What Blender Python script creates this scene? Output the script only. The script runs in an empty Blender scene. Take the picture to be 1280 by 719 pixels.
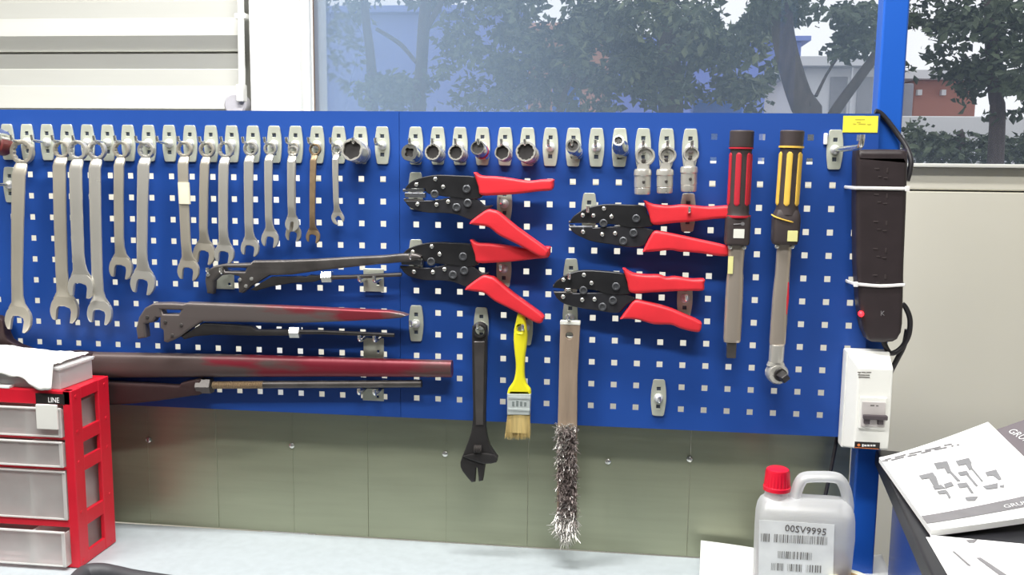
import bpy, bmesh, math, random
from mathutils import Vector, Matrix, noise
from mathutils.geometry import tessellate_polygon
random.seed(7)
PI = math.pi
scene = bpy.context.scene
COL = scene.collection
# ------------------------------------------------------------------ camera (solved from the 38 mm hole grid of the board)
# axes: X along the board to the right, Y into the wall, Z up; the board's top edge is z = 0, its face y = 0
YAW, PIT, ROL, F = -0.1239, -0.1360, 0.0106, 1200.0
CAM = Vector((1.0693789, -1.6049986, -0.072739))
_cy, _sy, _cp, _sp, _cr, _sr = math.cos(YAW), math.sin(YAW), math.cos(PIT), math.sin(PIT), math.cos(ROL), math.sin(ROL)
FWD = Vector((_sy*_cp, _cy*_cp, _sp)); RGT = Vector((_cy, -_sy, 0)); UPV = RGT.cross(FWD)
R2 = RGT*_cr + UPV*_sr; U2 = -RGT*_sr + UPV*_cr
def ray(x, y): return FWD + R2*((x-640)/F) - U2*((y-359.5)/F)
def at(x, y, Y): d = ray(x, y); return CAM + d*((Y-CAM.y)/d.y)
def atz(x, y, Z): d = ray(x, y); return CAM + d*((Z-CAM.z)/d.z)
def xz(pts, Y): return [(p.x, p.z) for p in (at(a, b, Y) for a, b in pts)]
def pxs(x, y, Y): return (at(x+1, y, Y)-at(x, y, Y)).length      # metres per pixel there
cd = bpy.data.cameras.new('camera'); cam = bpy.data.objects.new('camera', cd); COL.objects.link(cam)
m = Matrix((R2, U2, -FWD)).transposed().to_4x4(); m.translation = CAM; cam.matrix_world = m
cd.sensor_width = 36; cd.lens = 36*F/1280; cd.clip_start = .05; cd.clip_end = 200
scene.camera = cam
# ------------------------------------------------------------------ materials
def lin(c):
    return tuple((v/255/12.92 if v/255 <= .04045 else ((v/255+.055)/1.055)**2.4) for v in c)+(1,)
MATS = {}
def mat(name, rgb, rough=.5, metal=0., var=.08, scale=30., bump=0., rvar=.0, coat=0., rgb2=None, lo=.45, hi=.6, stretch=None, ior=1.5, seed=0, grad=None):
    M = bpy.data.materials.new(name); M.use_nodes = True; nt = M.node_tree; N = nt.nodes; L = nt.links
    b = N['Principled BSDF']; b.inputs['Roughness'].default_value = rough; b.inputs['Metallic'].default_value = metal
    b.inputs['Coat Weight'].default_value = coat; b.inputs['IOR'].default_value = ior
    tc = N.new('ShaderNodeTexCoord'); mp = N.new('ShaderNodeMapping'); L.new(tc.outputs['Object'], mp.inputs['Vector'])
    if stretch: mp.inputs['Scale'].default_value = stretch
    mp.inputs['Location'].default_value = (seed*3.1, seed*1.7, seed)
    nz = N.new('ShaderNodeTexNoise'); nz.inputs['Scale'].default_value = scale; nz.inputs['Detail'].default_value = 4
    L.new(mp.outputs['Vector'], nz.inputs['Vector'])
    r = N.new('ShaderNodeValToRGB'); L.new(nz.outputs['Fac'], r.inputs['Fac'])
    c = lin(rgb)
    if grad:      # paint worn off towards one end of the tool
        sx = N.new('ShaderNodeSeparateXYZ'); L.new(tc.outputs['Object'], sx.inputs[0])
        mg = N.new('ShaderNodeMapRange'); mg.inputs['From Min'].default_value = grad[0]; mg.inputs['From Max'].default_value = grad[1]; mg.inputs['To Min'].default_value = grad[2]; mg.inputs['To Max'].default_value = grad[3]
        L.new(sx.outputs['X'], mg.inputs['Value']); ad = N.new('ShaderNodeMath'); ad.operation = 'ADD'
        L.new(nz.outputs['Fac'], ad.inputs[0]); L.new(mg.outputs['Result'], ad.inputs[1]); L.new(ad.outputs[0], r.inputs['Fac'])
    if rgb2:
        r.color_ramp.elements[0].position = lo; r.color_ramp.elements[1].position = hi
        r.color_ramp.elements[0].color = c; r.color_ramp.elements[1].color = lin(rgb2)
    else:
        r.color_ramp.elements[0].position = .3; r.color_ramp.elements[1].position = .7
        r.color_ramp.elements[0].color = tuple(v*(1-var) for v in c[:3])+(1,)
        r.color_ramp.elements[1].color = tuple(min(1, v*(1+var)) for v in c[:3])+(1,)
    L.new(r.outputs['Color'], b.inputs['Base Color'])
    if bump:
        bp = N.new('ShaderNodeBump'); bp.inputs['Strength'].default_value = bump; bp.inputs['Distance'].default_value = .002
        L.new(nz.outputs['Fac'], bp.inputs['Height']); L.new(bp.outputs['Normal'], b.inputs['Normal'])
    if rvar:
        mr = N.new('ShaderNodeMapRange'); mr.inputs['To Min'].default_value = max(0, rough-rvar); mr.inputs['To Max'].default_value = rough+rvar
        L.new(nz.outputs['Fac'], mr.inputs['Value']); L.new(mr.outputs['Result'], b.inputs['Roughness'])
    MATS[name] = M; return M
def seethrough(name, rgb, fac, rough=.3, scale=20., var=.15, spec=.08, grad=None):
    """clear plastic / glass film: mostly lets light straight through, with a milky share and a faint sheen"""
    M = bpy.data.materials.new(name); M.use_nodes = True; nt = M.node_tree; N = nt.nodes; L = nt.links
    for n in list(N): N.remove(n)
    out = N.new('ShaderNodeOutputMaterial'); tr = N.new('ShaderNodeBsdfTransparent')
    df = N.new('ShaderNodeBsdfDiffuse'); tl = N.new('ShaderNodeBsdfTranslucent'); gl = N.new('ShaderNodeBsdfGlossy')
    for n in (df, tl): n.inputs['Color'].default_value = lin(rgb)
    gl.inputs['Roughness'].default_value = rough
    a = N.new('ShaderNodeMixShader'); a.inputs[0].default_value = .5; L.new(df.outputs[0], a.inputs[1]); L.new(tl.outputs[0], a.inputs[2])
    tc = N.new('ShaderNodeTexCoord'); nz = N.new('ShaderNodeTexNoise'); nz.inputs['Scale'].default_value = scale
    L.new(tc.outputs['Object'], nz.inputs['Vector'])
    mr = N.new('ShaderNodeMapRange'); mr.inputs['To Min'].default_value = fac-var/2; mr.inputs['To Max'].default_value = fac+var/2
    L.new(nz.outputs['Fac'], mr.inputs['Value'])
    fo = mr.outputs['Result']
    if grad:      # reflected haze put into the film's colour, fading along the pane
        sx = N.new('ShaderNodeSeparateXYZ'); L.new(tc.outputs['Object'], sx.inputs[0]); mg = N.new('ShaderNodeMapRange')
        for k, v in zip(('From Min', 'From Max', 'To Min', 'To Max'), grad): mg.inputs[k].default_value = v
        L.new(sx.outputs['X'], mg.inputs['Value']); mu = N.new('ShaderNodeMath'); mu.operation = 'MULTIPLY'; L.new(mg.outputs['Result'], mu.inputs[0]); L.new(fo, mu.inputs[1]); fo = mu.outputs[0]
    b = N.new('ShaderNodeMixShader'); L.new(fo, b.inputs[0]); L.new(tr.outputs[0], b.inputs[1]); L.new(a.outputs[0], b.inputs[2])
    c = N.new('ShaderNodeMixShader'); c.inputs[0].default_value = spec; L.new(b.outputs[0], c.inputs[1]); L.new(gl.outputs[0], c.inputs[2])
    L.new(c.outputs[0], out.inputs['Surface']); MATS[name] = M; return M
def emit(name, rgb, s):
    M = bpy.data.materials.new(name); M.use_nodes = True; b = M.node_tree.nodes['Principled BSDF']
    b.inputs['Base Color'].default_value = lin(rgb); b.inputs['Emission Color'].default_value = lin(rgb); b.inputs['Emission Strength'].default_value = s
    MATS[name] = M; return M
BLUE = mat('blue_paint', (23, 71, 153), .5, 0, .05, 3, rvar=.04)
POSTB = mat('blue_post_paint', (30, 92, 190), .35, 0, .05, 3)
TROL = mat('blue_cabinet_paint', (22, 66, 150), .25, 0, .05, 3)
ZINC = mat('zinc_plate', (198, 202, 188), .42, .35, .06, 60)
CHROME = mat('bright_chrome', (228, 228, 222), .16, .9, .03, 40)
HUB = mat('plated_hub', (238, 238, 234), .28, .45, .02, 40)
SATIN = mat('satin_chrome', (212, 209, 200), .27, .6, .03, 9, rvar=.02)
OLDCH = mat('worn_chrome', (198, 191, 176), .32, .55, .07, 9, rvar=.03)
RUSTY = mat('tarnished_steel', (150, 128, 100), .45, .5, .2, 60)
PLASTW = mat('white_tape', (232, 226, 200), .6)
DARKST = mat('dark_steel', (92, 88, 86), .42, .6, .22, 28, rvar=.12, bump=.1)
BLACKST = mat('blackened_steel', (58, 56, 56), .4, .5, .2, 25, rvar=.1)
WORNRED = mat('worn_red_paint', (104, 96, 94), .42, .4, rgb2=(132, 46, 56), scale=9, lo=.5, hi=.66, stretch=(1, 4, 4), rvar=.1, grad=(-.15, .2, -.25, .14))
BIGRED = mat('faded_red_paint', (86, 72, 70), .4, .25, rgb2=(118, 32, 46), scale=7, lo=.46, hi=.62, stretch=(1, 5, 5), rvar=.1, seed=2, grad=(-.1, .25, -.3, .12))
BROWNST = mat('oily_brown_steel', (64, 48, 48), .45, .4, .3, 14, rvar=.12)
PLIERB = mat('black_oxide', (40, 40, 42), .42, .35, .15, 40, rvar=.08)
PLIERL = mat('black_oxide_lower', (50, 50, 54), .42, .4, .15, 40, rvar=.08)
GRIP = mat('red_grip', (222, 46, 56), .45, 0, .08, 20, bump=.1)
RIVET = mat('rivet_steel', (214, 214, 208), .25, .8, .05, 60)
DIE = mat('die_steel', (116, 118, 122), .35, .7, .1, 50)
BLKPL = mat('black_plastic', (48, 40, 42), .45, 0, .12, 40, bump=.08)
DKGREY = mat('dark_grey_plastic', (62, 54, 54), .5, 0, .12, 40)
TWRED = mat('red_stripe_rubber', (186, 36, 52), .5)
TWYEL = mat('yellow_stripe_rubber', (228, 186, 78), .5)
LABELW = mat('label_white', (225, 225, 215), .6)
LABELY = mat('label_yellow', (226, 222, 150), .6)
TUBE = mat('shaft_steel', (196, 184, 170), .2, .6, .08, 12, stretch=(1, 1, .15))
BRYEL = mat('yellow_lacquer', (232, 222, 40), .35, 0, .04, 12)
FERR = mat('tin_ferrule', (206, 214, 212), .32, .35, .1, 60)
BRIST = mat('hog_bristle', (196, 172, 112), .8, 0, .3, 300, stretch=(1, 1, .05))
WBACK = mat('brush_back_wood', (152, 134, 116), .5, .1, .15, 18, stretch=(6, 6, .6))
WIRE1 = mat('bright_wire', (214, 210, 204), .35, .7)
WIRE2 = mat('dull_wire', (86, 74, 72), .5, .3, rgb2=(186, 172, 166), scale=160, lo=.42, hi=.68)
STICK = mat('yellow_sticker', (236, 228, 70), .6, 0, .03)
INK = mat('grey_ink', (96, 92, 88), .7)
INKY = mat('olive_ink', (190, 178, 60), .7)
TIE = mat('white_nylon', (238, 236, 234), .4)
WHITEPL = mat('white_moulded_plastic', (232, 232, 226), .4, 0, .02)
GREYPL = mat('grey_breaker_plastic', (190, 184, 182), .45)
TOGG = mat('breaker_toggle', (70, 62, 66), .5)
BLACKL = mat('black_label', (30, 24, 24), .5)
ORANGE = mat('orange_print', (230, 130, 70), .6)
LED = emit('red_led', (255, 30, 40), 5.)
REDPL = mat('red_plastic', (212, 26, 48), .38, 0, .05, 20)
REDCAP = mat('red_cap_plastic', (222, 24, 52), .35, 0, .05, 30)
DRAW = seethrough('clear_drawer', (248, 248, 246), .44, .2)
RIMP = seethrough('frosted_rim', (246, 246, 244), .78, .3)
TUBC = seethrough('clear_tub', (248, 249, 248), .62, .25)
BAGW = mat('white_bag', (240, 240, 236), .6, 0, .03, 12, bump=.2)
JERRY = seethrough('milky_polyethylene', (252, 253, 253), .58, .35, var=.06)
LIQ = mat('brown_liquid', (110, 92, 98), .3, 0, .05, 6)
PAPER = mat('paper', (242, 242, 240), .7, 0, .02, 10)
PAPERG = mat('grey_cover', (112, 104, 108), .45, 0, .04, 10)
PRINTG = mat('printed_grey', (122, 120, 122), .6)
PRINTL = mat('printed_light', (236, 236, 236), .6)
TAPER = mat('cream_tape', (236, 234, 206), .5)
BENCH = mat('bench_laminate', (172, 180, 184), .42, 0, .05, 60, rvar=.05)
SPLASH = mat('brushed_splashback', (160, 164, 140), .36, .55, .05, 5, stretch=(1.2, 1, 14), rvar=.06)
WALLB = mat('beige_wall_paint', (226, 222, 206), .6, 0, .03, 2.5)
SILL = mat('window_sill_paint', (232, 232, 224), .5, 0, .02, 4)
PILL = mat('white_pillar_paint', (246, 246, 242), .5, 0, .01, 4)
CLAD = mat('cladding_paint', (196, 196, 189), .5, 0, .05, 6, stretch=(.4, 1, 3))
FLOOR = mat('concrete_floor', (110, 110, 108), .6, 0, .1, 3)
CEIL = mat('ceiling_paint', (170, 170, 168), .8)
BLKTOP = mat('black_rubber_top', (34, 34, 38), .4, 0, .1, 20)
RUBBER = mat('grey_rubber', (64, 64, 68), .55)
CABLE = mat('black_cable', (40, 38, 42), .45)
BROWNED = mat('brown_seal', (150, 124, 104), .6)
# ------------------------------------------------------------------ mesh building
WL = {}
class MB:
    def __init__(s): s.v = []; s.f = []; s.m = []; s.cur = 0
    def add(s, vs, fs):
        b = len(s.v); s.v += [Vector(v) for v in vs]; s.f += [tuple(b+i for i in f) for f in fs]; s.m += [s.cur]*len(fs); return s
    def box(s, a, b, bev=0., seg=2, M=None):
        bm = bmesh.new(); bmesh.ops.create_cube(bm, size=1)
        for v in bm.verts: v.co = Vector([(a[i]+b[i])/2+v.co[i]*(b[i]-a[i]) for i in range(3)])
        if bev: bmesh.ops.bevel(bm, geom=bm.edges[:], offset=bev, segments=seg, affect='EDGES', profile=.5)
        s.bm(bm, M); return s
    def bm(s, bm, M=None):
        bm.verts.index_update()
        s.add([(M @ v.co if M else v.co.copy()) for v in bm.verts], [[v.index for v in f.verts] for f in bm.faces]); bm.free()
    def tube(s, pts, rad, n=14, cap=True, squash=None):
        pts = [Vector(p) for p in pts]
        if not isinstance(rad, (list, tuple)): rad = [rad]*len(pts)
        t0 = (pts[1]-pts[0]).normalized(); u = t0.orthogonal().normalized(); vs = []
        for i, p in enumerate(pts):
            if i == 0: t = t0
            elif i == len(pts)-1: t = pts[i]-pts[i-1]
            else: t = (pts[i+1]-pts[i]).normalized()+(pts[i]-pts[i-1]).normalized()
            if t.length < 1e-9: t = t0
            t = t.normalized(); t0 = t
            u = (u-t*u.dot(t)).normalized(); w = t.cross(u)
            for k in range(n):
                a = 2*PI*k/n; d = u*math.cos(a)+w*math.sin(a)
                if squash: d = Vector((d.x*squash[0], d.y*squash[1], d.z*squash[2]))
                vs.append(p+d*rad[i])
        fs = [(i*n+k, i*n+(k+1) % n, (i+1)*n+(k+1) % n, (i+1)*n+k) for i in range(len(pts)-1) for k in range(n)]
        if cap: fs += [tuple(range(n))[::-1], tuple((len(pts)-1)*n+k for k in range(n))]
        return s.add(vs, fs)
    def lathe(s, o, axis, prof, n=24, star=None):
        """prof: (distance along axis, radius) pairs; closed profile makes a hollow ring. star: {index: (points, depth)}"""
        o = Vector(o); ax = Vector(axis).normalized(); u = ax.cross(Vector((.12, .03, 1))).normalized(); w = ax.cross(u); vs = []
        for i, (d, r) in enumerate(prof):
            for k in range(n):
                a = 2*PI*k/n; rr = r
                if star and i in star: rr = r*(1-star[i][1]*(.5+.5*math.cos(a*star[i][0])))
                vs.append(o+ax*d+(u*math.cos(a)+w*math.sin(a))*rr)
        fs = [(i*n+k, (i+1)*n+k, (i+1)*n+(k+1) % n, i*n+(k+1) % n) for i in range(len(prof)-1) for k in range(n)]
        if prof[0][1] > 1e-6 and prof[0] != prof[-1]: fs += [tuple(range(n))]
        if prof[-1][1] > 1e-6 and prof[0] != prof[-1]: fs += [tuple((len(prof)-1)*n+k for k in range(n))[::-1]]
        return s.add(vs, fs)
    def loft(s, secs, n=16, p=3.):
        """secs: (centre, half-width vector, half-depth vector); rounded-rectangle sections"""
        vs = []
        for c, a, b in secs:
            for k in range(n):
                t = 2*PI*(k+.5)/n; cx, sx = math.cos(t), math.sin(t)
                vs.append(Vector(c)+Vector(a)*math.copysign(abs(cx)**(2/p), cx)+Vector(b)*math.copysign(abs(sx)**(2/p), sx))
        fs = [(i*n+k, i*n+(k+1) % n, (i+1)*n+(k+1) % n, (i+1)*n+k) for i in range(len(secs)-1) for k in range(n)]
        fs += [tuple(range(n))[::-1], tuple((len(secs)-1)*n+k for k in range(n))]
        return s.add(vs, fs)
    def flat(s, outlines, Y0, Y1, bev=0., res=2, M=None):
        """outlines (first the rim, then holes) in X,Z filled and extruded from Y0 (front) to Y1 (back) with rounded rims"""
        h = abs(Y1-Y0)/2; bev = min(bev, h*.98); yc = (Y0+Y1)/2; loops = []
        for li, o in enumerate(outlines):
            q = []
            for p in o:
                if not q or (Vector(p)-Vector(q[-1])).length > 2e-5: q.append(tuple(p))
            if (Vector(q[0])-Vector(q[-1])).length < 2e-5: q.pop()
            ar = sum(q[k-1][0]*q[k][1]-q[k][0]*q[k-1][1] for k in range(len(q)))
            if (ar > 0) != (li == 0): q.reverse()
            nrm = []
            for k in range(len(q)):
                a, b, c = Vector(q[k-1]), Vector(q[k]), Vector(q[(k+1) % len(q)])
                n1 = Vector((-(b-a).y, (b-a).x)).normalized(); n2 = Vector((-(c-b).y, (c-b).x)).normalized()
                w = (n1+n2)/max(.35, 1+n1.dot(n2)); nrm.append(w)
            loops.append((q, nrm))
        if bev > 1e-6:      # where the shape is thin its rounding gets smaller
            segs = [(Vector(q[k]), Vector(q[(k+1) % len(q)])) for q, _ in loops for k in range(len(q))]
            for q, nrm in loops:
                fac = []
                for k in range(len(q)):
                    p = Vector(q[k]); d = nrm[k].normalized() if nrm[k].length > 1e-9 else Vector((0, 1)); best = 1e9
                    for a, b in segs:
                        if (a-p).length < 1e-7 or (b-p).length < 1e-7: continue
                        e = b-a; den = d.x*e.y-d.y*e.x
                        if abs(den) < 1e-12: continue
                        t_ = ((a.x-p.x)*e.y-(a.y-p.y)*e.x)/den; u_ = ((a.x-p.x)*d.y-(a.y-p.y)*d.x)/den
                        if t_ > 1e-6 and -1e-6 <= u_ <= 1+1e-6: best = min(best, t_)
                    fac.append(min(1., .42*best/(bev*max(1., nrm[k].length))))
                for _ in range(2): fac = [min(fac[k], (fac[k-1]+fac[k]+fac[(k+1) % len(fac)])/3) for k in range(len(fac))]
                for k in range(len(q)): nrm[k] = nrm[k]*fac[k]
        ins_ = bev; caps = [[Vector((x+w.x*ins_, z+w.y*ins_, 0)) for (x, z), w in zip(q, nn)] for q, nn in loops]
        def area(L): return sum(L[k-1].x*L[k].y-L[k].x*L[k-1].y for k in range(len(L)))/2
        tris = tessellate_polygon(caps); flat_ = [v for L in caps for v in L]; want = abs(sum(area(L) for L in caps)); got = sum(abs(area([flat_[i] for i in t_])) for t_ in tris)
        if abs(got-want) > .01*want: tris = tessellate_polygon([[Vector((x, z, 0)) for x, z in q] for q, _ in loops])
        rings = [(0, h)] if bev < 1e-6 else [(bev*(1-math.cos(PI/2*k/res)), h-bev+bev*math.sin(PI/2*k/res)) for k in range(res+1)]
        levels = [(ins, -y) for ins, y in reversed(rings)]+[(ins, y) for ins, y in rings]
        tot = sum(len(q) for q, _ in loops); vs = []; fs = []
        for ins, y in levels:
            for q, nrm in loops:
                for (x, z), w in zip(q, nrm): vs.append(Vector((x+w.x*ins, yc+y, z+w.y*ins)))
        for l in range(len(levels)-1):
            st = 0
            for q, _ in loops:
                n = len(q)
                for k in range(n): a, b = l*tot+st+k, l*tot+st+(k+1) % n; fs.append((a, b, b+tot, a+tot))
                st += n
        L0 = (len(levels)-1)*tot
        for a, b, c in tris: fs.append((a, b, c)); fs.append((L0+c, L0+b, L0+a))
        if M: vs = [M @ v for v in vs]
        return s.add(vs, fs)
    def text(s, txt, M, size, depth=.0002, align='LEFT', sx=1.):
        c = bpy.data.curves.new('t', 'FONT'); c.body = txt; c.size = size; c.extrude = depth; c.align_x = align; c.resolution_u = 2
        ob = bpy.data.objects.new('t', c); me = bpy.data.meshes.new_from_object(ob)
        s.add([M @ Vector((v.co.x*sx, v.co.y, v.co.z)) for v in me.vertices], [tuple(q.vertices) for q in me.polygons])
        bpy.data.objects.remove(ob); bpy.data.curves.remove(c); bpy.data.meshes.remove(me); return s
    def build(s, name, mats, parent=None, smooth=True, ang=38):
        me = bpy.data.meshes.new(name); o = bpy.data.objects.new(name, me); COL.objects.link(o)
        root = WL.get(parent.name, Vector()) if parent else None
        if parent is None:
            lo = [min(v[i] for v in s.v) for i in range(3)]; hi = [max(v[i] for v in s.v) for i in range(3)]
            root = Vector(((lo[0]+hi[0])/2, (lo[1]+hi[1])/2, lo[2])); o.location = root
        WL[o.name] = root
        me.from_pydata([v-root for v in s.v], [], s.f)
        if not isinstance(mats, (list, tuple)): mats = [mats]
        for q in mats: me.materials.append(q)
        for p, k in zip(me.polygons, s.m): p.material_index = k; p.use_smooth = smooth
        bm = bmesh.new(); bm.from_mesh(me); bmesh.ops.remove_doubles(bm, verts=bm.verts, dist=1e-6)
        bmesh.ops.recalc_face_normals(bm, faces=bm.faces); bm.to_mesh(me); bm.free()
        if smooth:
            me.set_sharp_from_angle(angle=math.radians(ang))
            if len(me.polygons) < 6000: wn = o.modifiers.new('even_normals', 'WEIGHTED_NORMAL'); wn.keep_sharp = True; wn.weight = 80
        if parent: o.parent = parent
        return o
def tag(o, label=None, cat=None, group=None, kind=None):
    if label: o['label'] = label
    if cat: o['category'] = cat
    if group: o['group'] = group
    if kind: o['kind'] = kind
    return o
def thing(name, label, cat, loc, group=None):
    o = bpy.data.objects.new(name, None); COL.objects.link(o); o.location = loc; o.empty_display_size = .02
    WL[o.name] = Vector(loc); return tag(o, label, cat, group)
def dup(root, loc, label, skip=()):
    r = root.copy(); COL.objects.link(r); r.location = loc; r['label'] = label; WL[r.name] = Vector(loc)
    for ch in list(root.children):
        if ch.name.split('.')[0] in skip: continue
        c = ch.copy(); COL.objects.link(c); c.parent = r
        for g in list(ch.children):
            d = g.copy(); COL.objects.link(d); d.parent = c
    return r
def struct(name, mb, m, **k): return tag(mb.build(name, m, **k), kind='structure')
def circ(cx, cz, r, n=24, a0=0., a1=2*PI, star=None):
    full = abs(a1-a0-2*PI) < 1e-6; q = n if full else n-1; o = []
    for i in range(n):
        a = a0+(a1-a0)*i/q; rr = r*(1-(star[1]*(.5+.5*math.cos(a*star[0])) if star else 0)); o.append((cx+rr*math.cos(a), cz+rr*math.sin(a)))
    return o
def smooth2(pts, n=4, keep=()):
    """closed Catmull-Rom through 2-D points; indices in keep stay sharp corners"""
    o = []; L = len(pts)
    for i in range(L):
        p1, p2 = Vector(pts[i]), Vector(pts[(i+1) % L])
        p0 = p1 if i in keep else Vector(pts[i-1]); p3 = p2 if (i+1) % L in keep else Vector(pts[(i+2) % L])
        for k in range(n):
            t = k/n
            q = .5*((2*p1)+(p2-p0)*t+(2*p0-5*p1+4*p2-p3)*t*t+(3*p1-p0-3*p2+p3)*t**3); o.append((q.x, q.y))
    return o
def spline3(pts, n=8):
    pts = [Vector(p) for p in pts]; o = []
    for i in range(len(pts)-1):
        p0, p1, p2, p3 = pts[max(0, i-1)], pts[i], pts[i+1], pts[min(len(pts)-1, i+2)]
        for k in range(n):
            t = k/n; o.append(.5*((2*p1)+(p2-p0)*t+(2*p0-5*p1+4*p2-p3)*t*t+(3*p1-p0-3*p2+p3)*t**3))
    return o+[pts[-1]]
# ------------------------------------------------------------------ room
YW = .55; ZF = -1.68; ZC = 1.45; ZB = -.776; YB = .05
XL, XR = -2.6, 4.2
struct('floor', MB().box((XL, -4.5, ZF-.1), (XR, YW+.15, ZF)), FLOOR, smooth=False)
struct('ceiling', MB().box((XL, -4.6, ZC), (XR, YW+.15, ZC+.1)), CEIL, smooth=False)
struct('wall_left', MB().box((XL-.1, -4.5, ZF), (XL, YW+.15, ZC)), mat('side_wall_paint', (150, 150, 148), .7), smooth=False)
HALLW = mat('hall_wall_paint', (120, 122, 126), .7, 0, .05, 2)
struct('wall_front', MB().box((XL-.1, -4.6, ZF), (XR+.1, -4.5, ZC)), HALLW, smooth=False)
struct('wall_right', MB().box((XR, -4.5, ZF), (XR+.1, YW+.15, ZC)), WALLB, smooth=False)
b = MB().box((XL, YW, ZF), (XR, YW+.15, -.138), .002).box((.33, YW+.004, -.1345), (XR, YW+.15, -.087), .003)
b.box((XL, YW+.01, -.139), (.34, YW+.15, -.09))
struct('wall_back', b, WALLB, smooth=False)
struct('trim_1', MB().box((.335, YW-.02, -.0865), (XR, YW+.05, -.0785), .002), SILL, smooth=False)
# profiled cladding, upper left
def zy(y): return at(150, y, YW).z
prof = []
for y, d in [(-180, 0), (-170, .022), (-147, .0), (-108, -.03), (-93, .004), (-89, .018), (-86, .018), (-85, -.012), (-68, .006), (-67, 0), (-40, -.004), (-20, 0), (2, .004), (2.5, -.002), (23, -.002), (24, -.004), (46, -.020), (62, -.004), (64.5, -.002), (65, .02), (67.5, .02), (68, -.010), (86, .004), (87, .002), (107, -.001), (108, -.003), (136, -.022), (152, .006), (155, .02), (158, -.01), (175, .01)]:
    prof.append((YW+d, zy(y)))
b = MB(); xc0, xc1 = -1.6, at(306, 60, YW).x
vs = [(xc0, y, z) for y, z in prof]+[(xc1, y, z) for y, z in prof]; n = len(prof)
b.add(vs, [(i, i+1, n+i+1, n+i) for i in range(n-1)])
b.box((xc0, YW+.04, -.1), (xc1, YW+.15, zy(-180)), 0)
struct('wall_cladding', b, CLAD, smooth=False)
xp0, xp1 = at(311, 60, YW-.05).x, at(374, 60, YW-.05).x
struct('pillar', MB().box((xp0, YW-.05, ZF), (xp1, YW+.15, ZC), .006), PILL, smooth=False)
x387 = at(387.5, 60, YW).x
w = struct('window_1', MB().box((xp1, YW-.02, -.09), (x387-.004, YW+.09, ZC), .004).box((xp1+.012, YW-.026, -.09), (x387-.012, YW, ZC), .003), PILL, smooth=False)
MB().box((x387-.004, YW-.01, -.09), (x387, YW+.06, ZC)).build('seal', BROWNED, w, smooth=False)
xm = at(1116, 60, YW+.03).x
G1 = seethrough('haze_glass', (176, 198, 222), .36, .02, scale=2.2, var=.16, spec=.04, grad=(0, .75, 1.15, .28))  # pale blue reflection of the room painted in as haze, strongest at the left
G2 = seethrough('clearer_glass', (150, 165, 190), .07, .02, scale=1.2, var=.06, spec=.04)  # the same painted haze, much thinner
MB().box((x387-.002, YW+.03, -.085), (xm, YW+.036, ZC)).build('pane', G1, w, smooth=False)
w2 = struct('window_2', MB().box((xm-.02, YW+.005, -.082), (xm+.02, YW+.07, ZC), .004), SILL, smooth=False)
MB().box((xm+.02, YW+.03, -.085), (XR, YW+.036, ZC)).build('pane', G2, w2, smooth=False)
# conduit on the cladding
t = thing('conduit_pipe', 'thin white vertical conduit pipe beside the white pillar on the ribbed wall', 'pipe', at(302, 60, YW-.045))
MB().tube([at(299, -120, YW-.045), at(302.5, 112, YW-.045)], .0075).build('pipe', PILL, t)
MB().box(at(295, 127, YW-.055), at(309, 106, YW-.03)+Vector((0, 0, 0)), .003).build('junction_fitting', PILL, t)
for y in (20, -80): p = at(300.5, y, YW-.045); MB().box(p+Vector((-.013, -.004, -.006)), p+Vector((.013, .035, .006)), .002).build('pipe_clip', PILL, t)

p = at(294, 131, YW-.04)
tag(MB().lathe(p+Vector((0, .03, 0)), (0, -1, 0), [(0, .026), (.03, .026), (.034, .022)], 28).build('cover_disc', mat('grey_disc', (196, 194, 200), .5)), 'pale grey round cap under the foot of the white conduit pipe', 'cap')
# ------------------------------------------------------------------ bench, splashback, post
bench = thing('workbench', 'pale grey laminate workbench top under the blue tool board', 'workbench', (.6, -.12, ZF))
MB().box((-.55, -.27, ZB-.035), (1.452, YB, ZB), .004).build('worktop', BENCH, bench)
for x in (-.5, 1.34):
    for y in (-.25, .0): MB().box((x, y, ZF), (x+.04, y+.04, ZB-.035), .002).build('leg', TROL, bench, smooth=False)
zst = -.5285
sp = thing('splashback', 'dull olive brushed metal splashback below the blue board', 'panel', (.6, YB, ZB))
edges = [-.5]+[at(x, 600, YB).x for x in (60, 272, 460, 660, 862)]+[1.452]
b = MB()
for a, c in zip(edges, edges[1:]): b.box((a+.0002, YB, ZB+.0005), (c-.0002, YB+.003, zst), .0006, 1)
for px in (97, 186, 366, 557, 760, 960): x = at(px, 600, YB).x; b.box((x-.0012, YB-.0006, ZB+.0005), (x+.0012, YB, zst), 0)
b.build('sheet', SPLASH, sp, smooth=False)
for px, py in ((186, 550), (365, 557), (556.5, 567.5), (760, 577), (862, 574), (97, 546)):
    p = at(px, py, YB-.001); MB().lathe(p, (0, -1, 0), [(0, .0055), (.0018, .005), (.003, .003), (.0032, 0)], 16).build('screw', RIVET, sp)
xpo0, xpo1 = 1.4535, 1.4935
t = thing('upright_post', 'square blue steel upright post at the end of the tool board', 'post', ((xpo0+xpo1)/2, .036, ZF))
MB().box((xpo0, .0165, ZF), (xpo1, .0565, ZC-.005), .004, 3).build('tube', POSTB, t)
MB().box((xpo0-.03, .0, ZF), (xpo1+.03, .075, ZF+.008), .002).build('foot_plate', POSTB, t)
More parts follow.
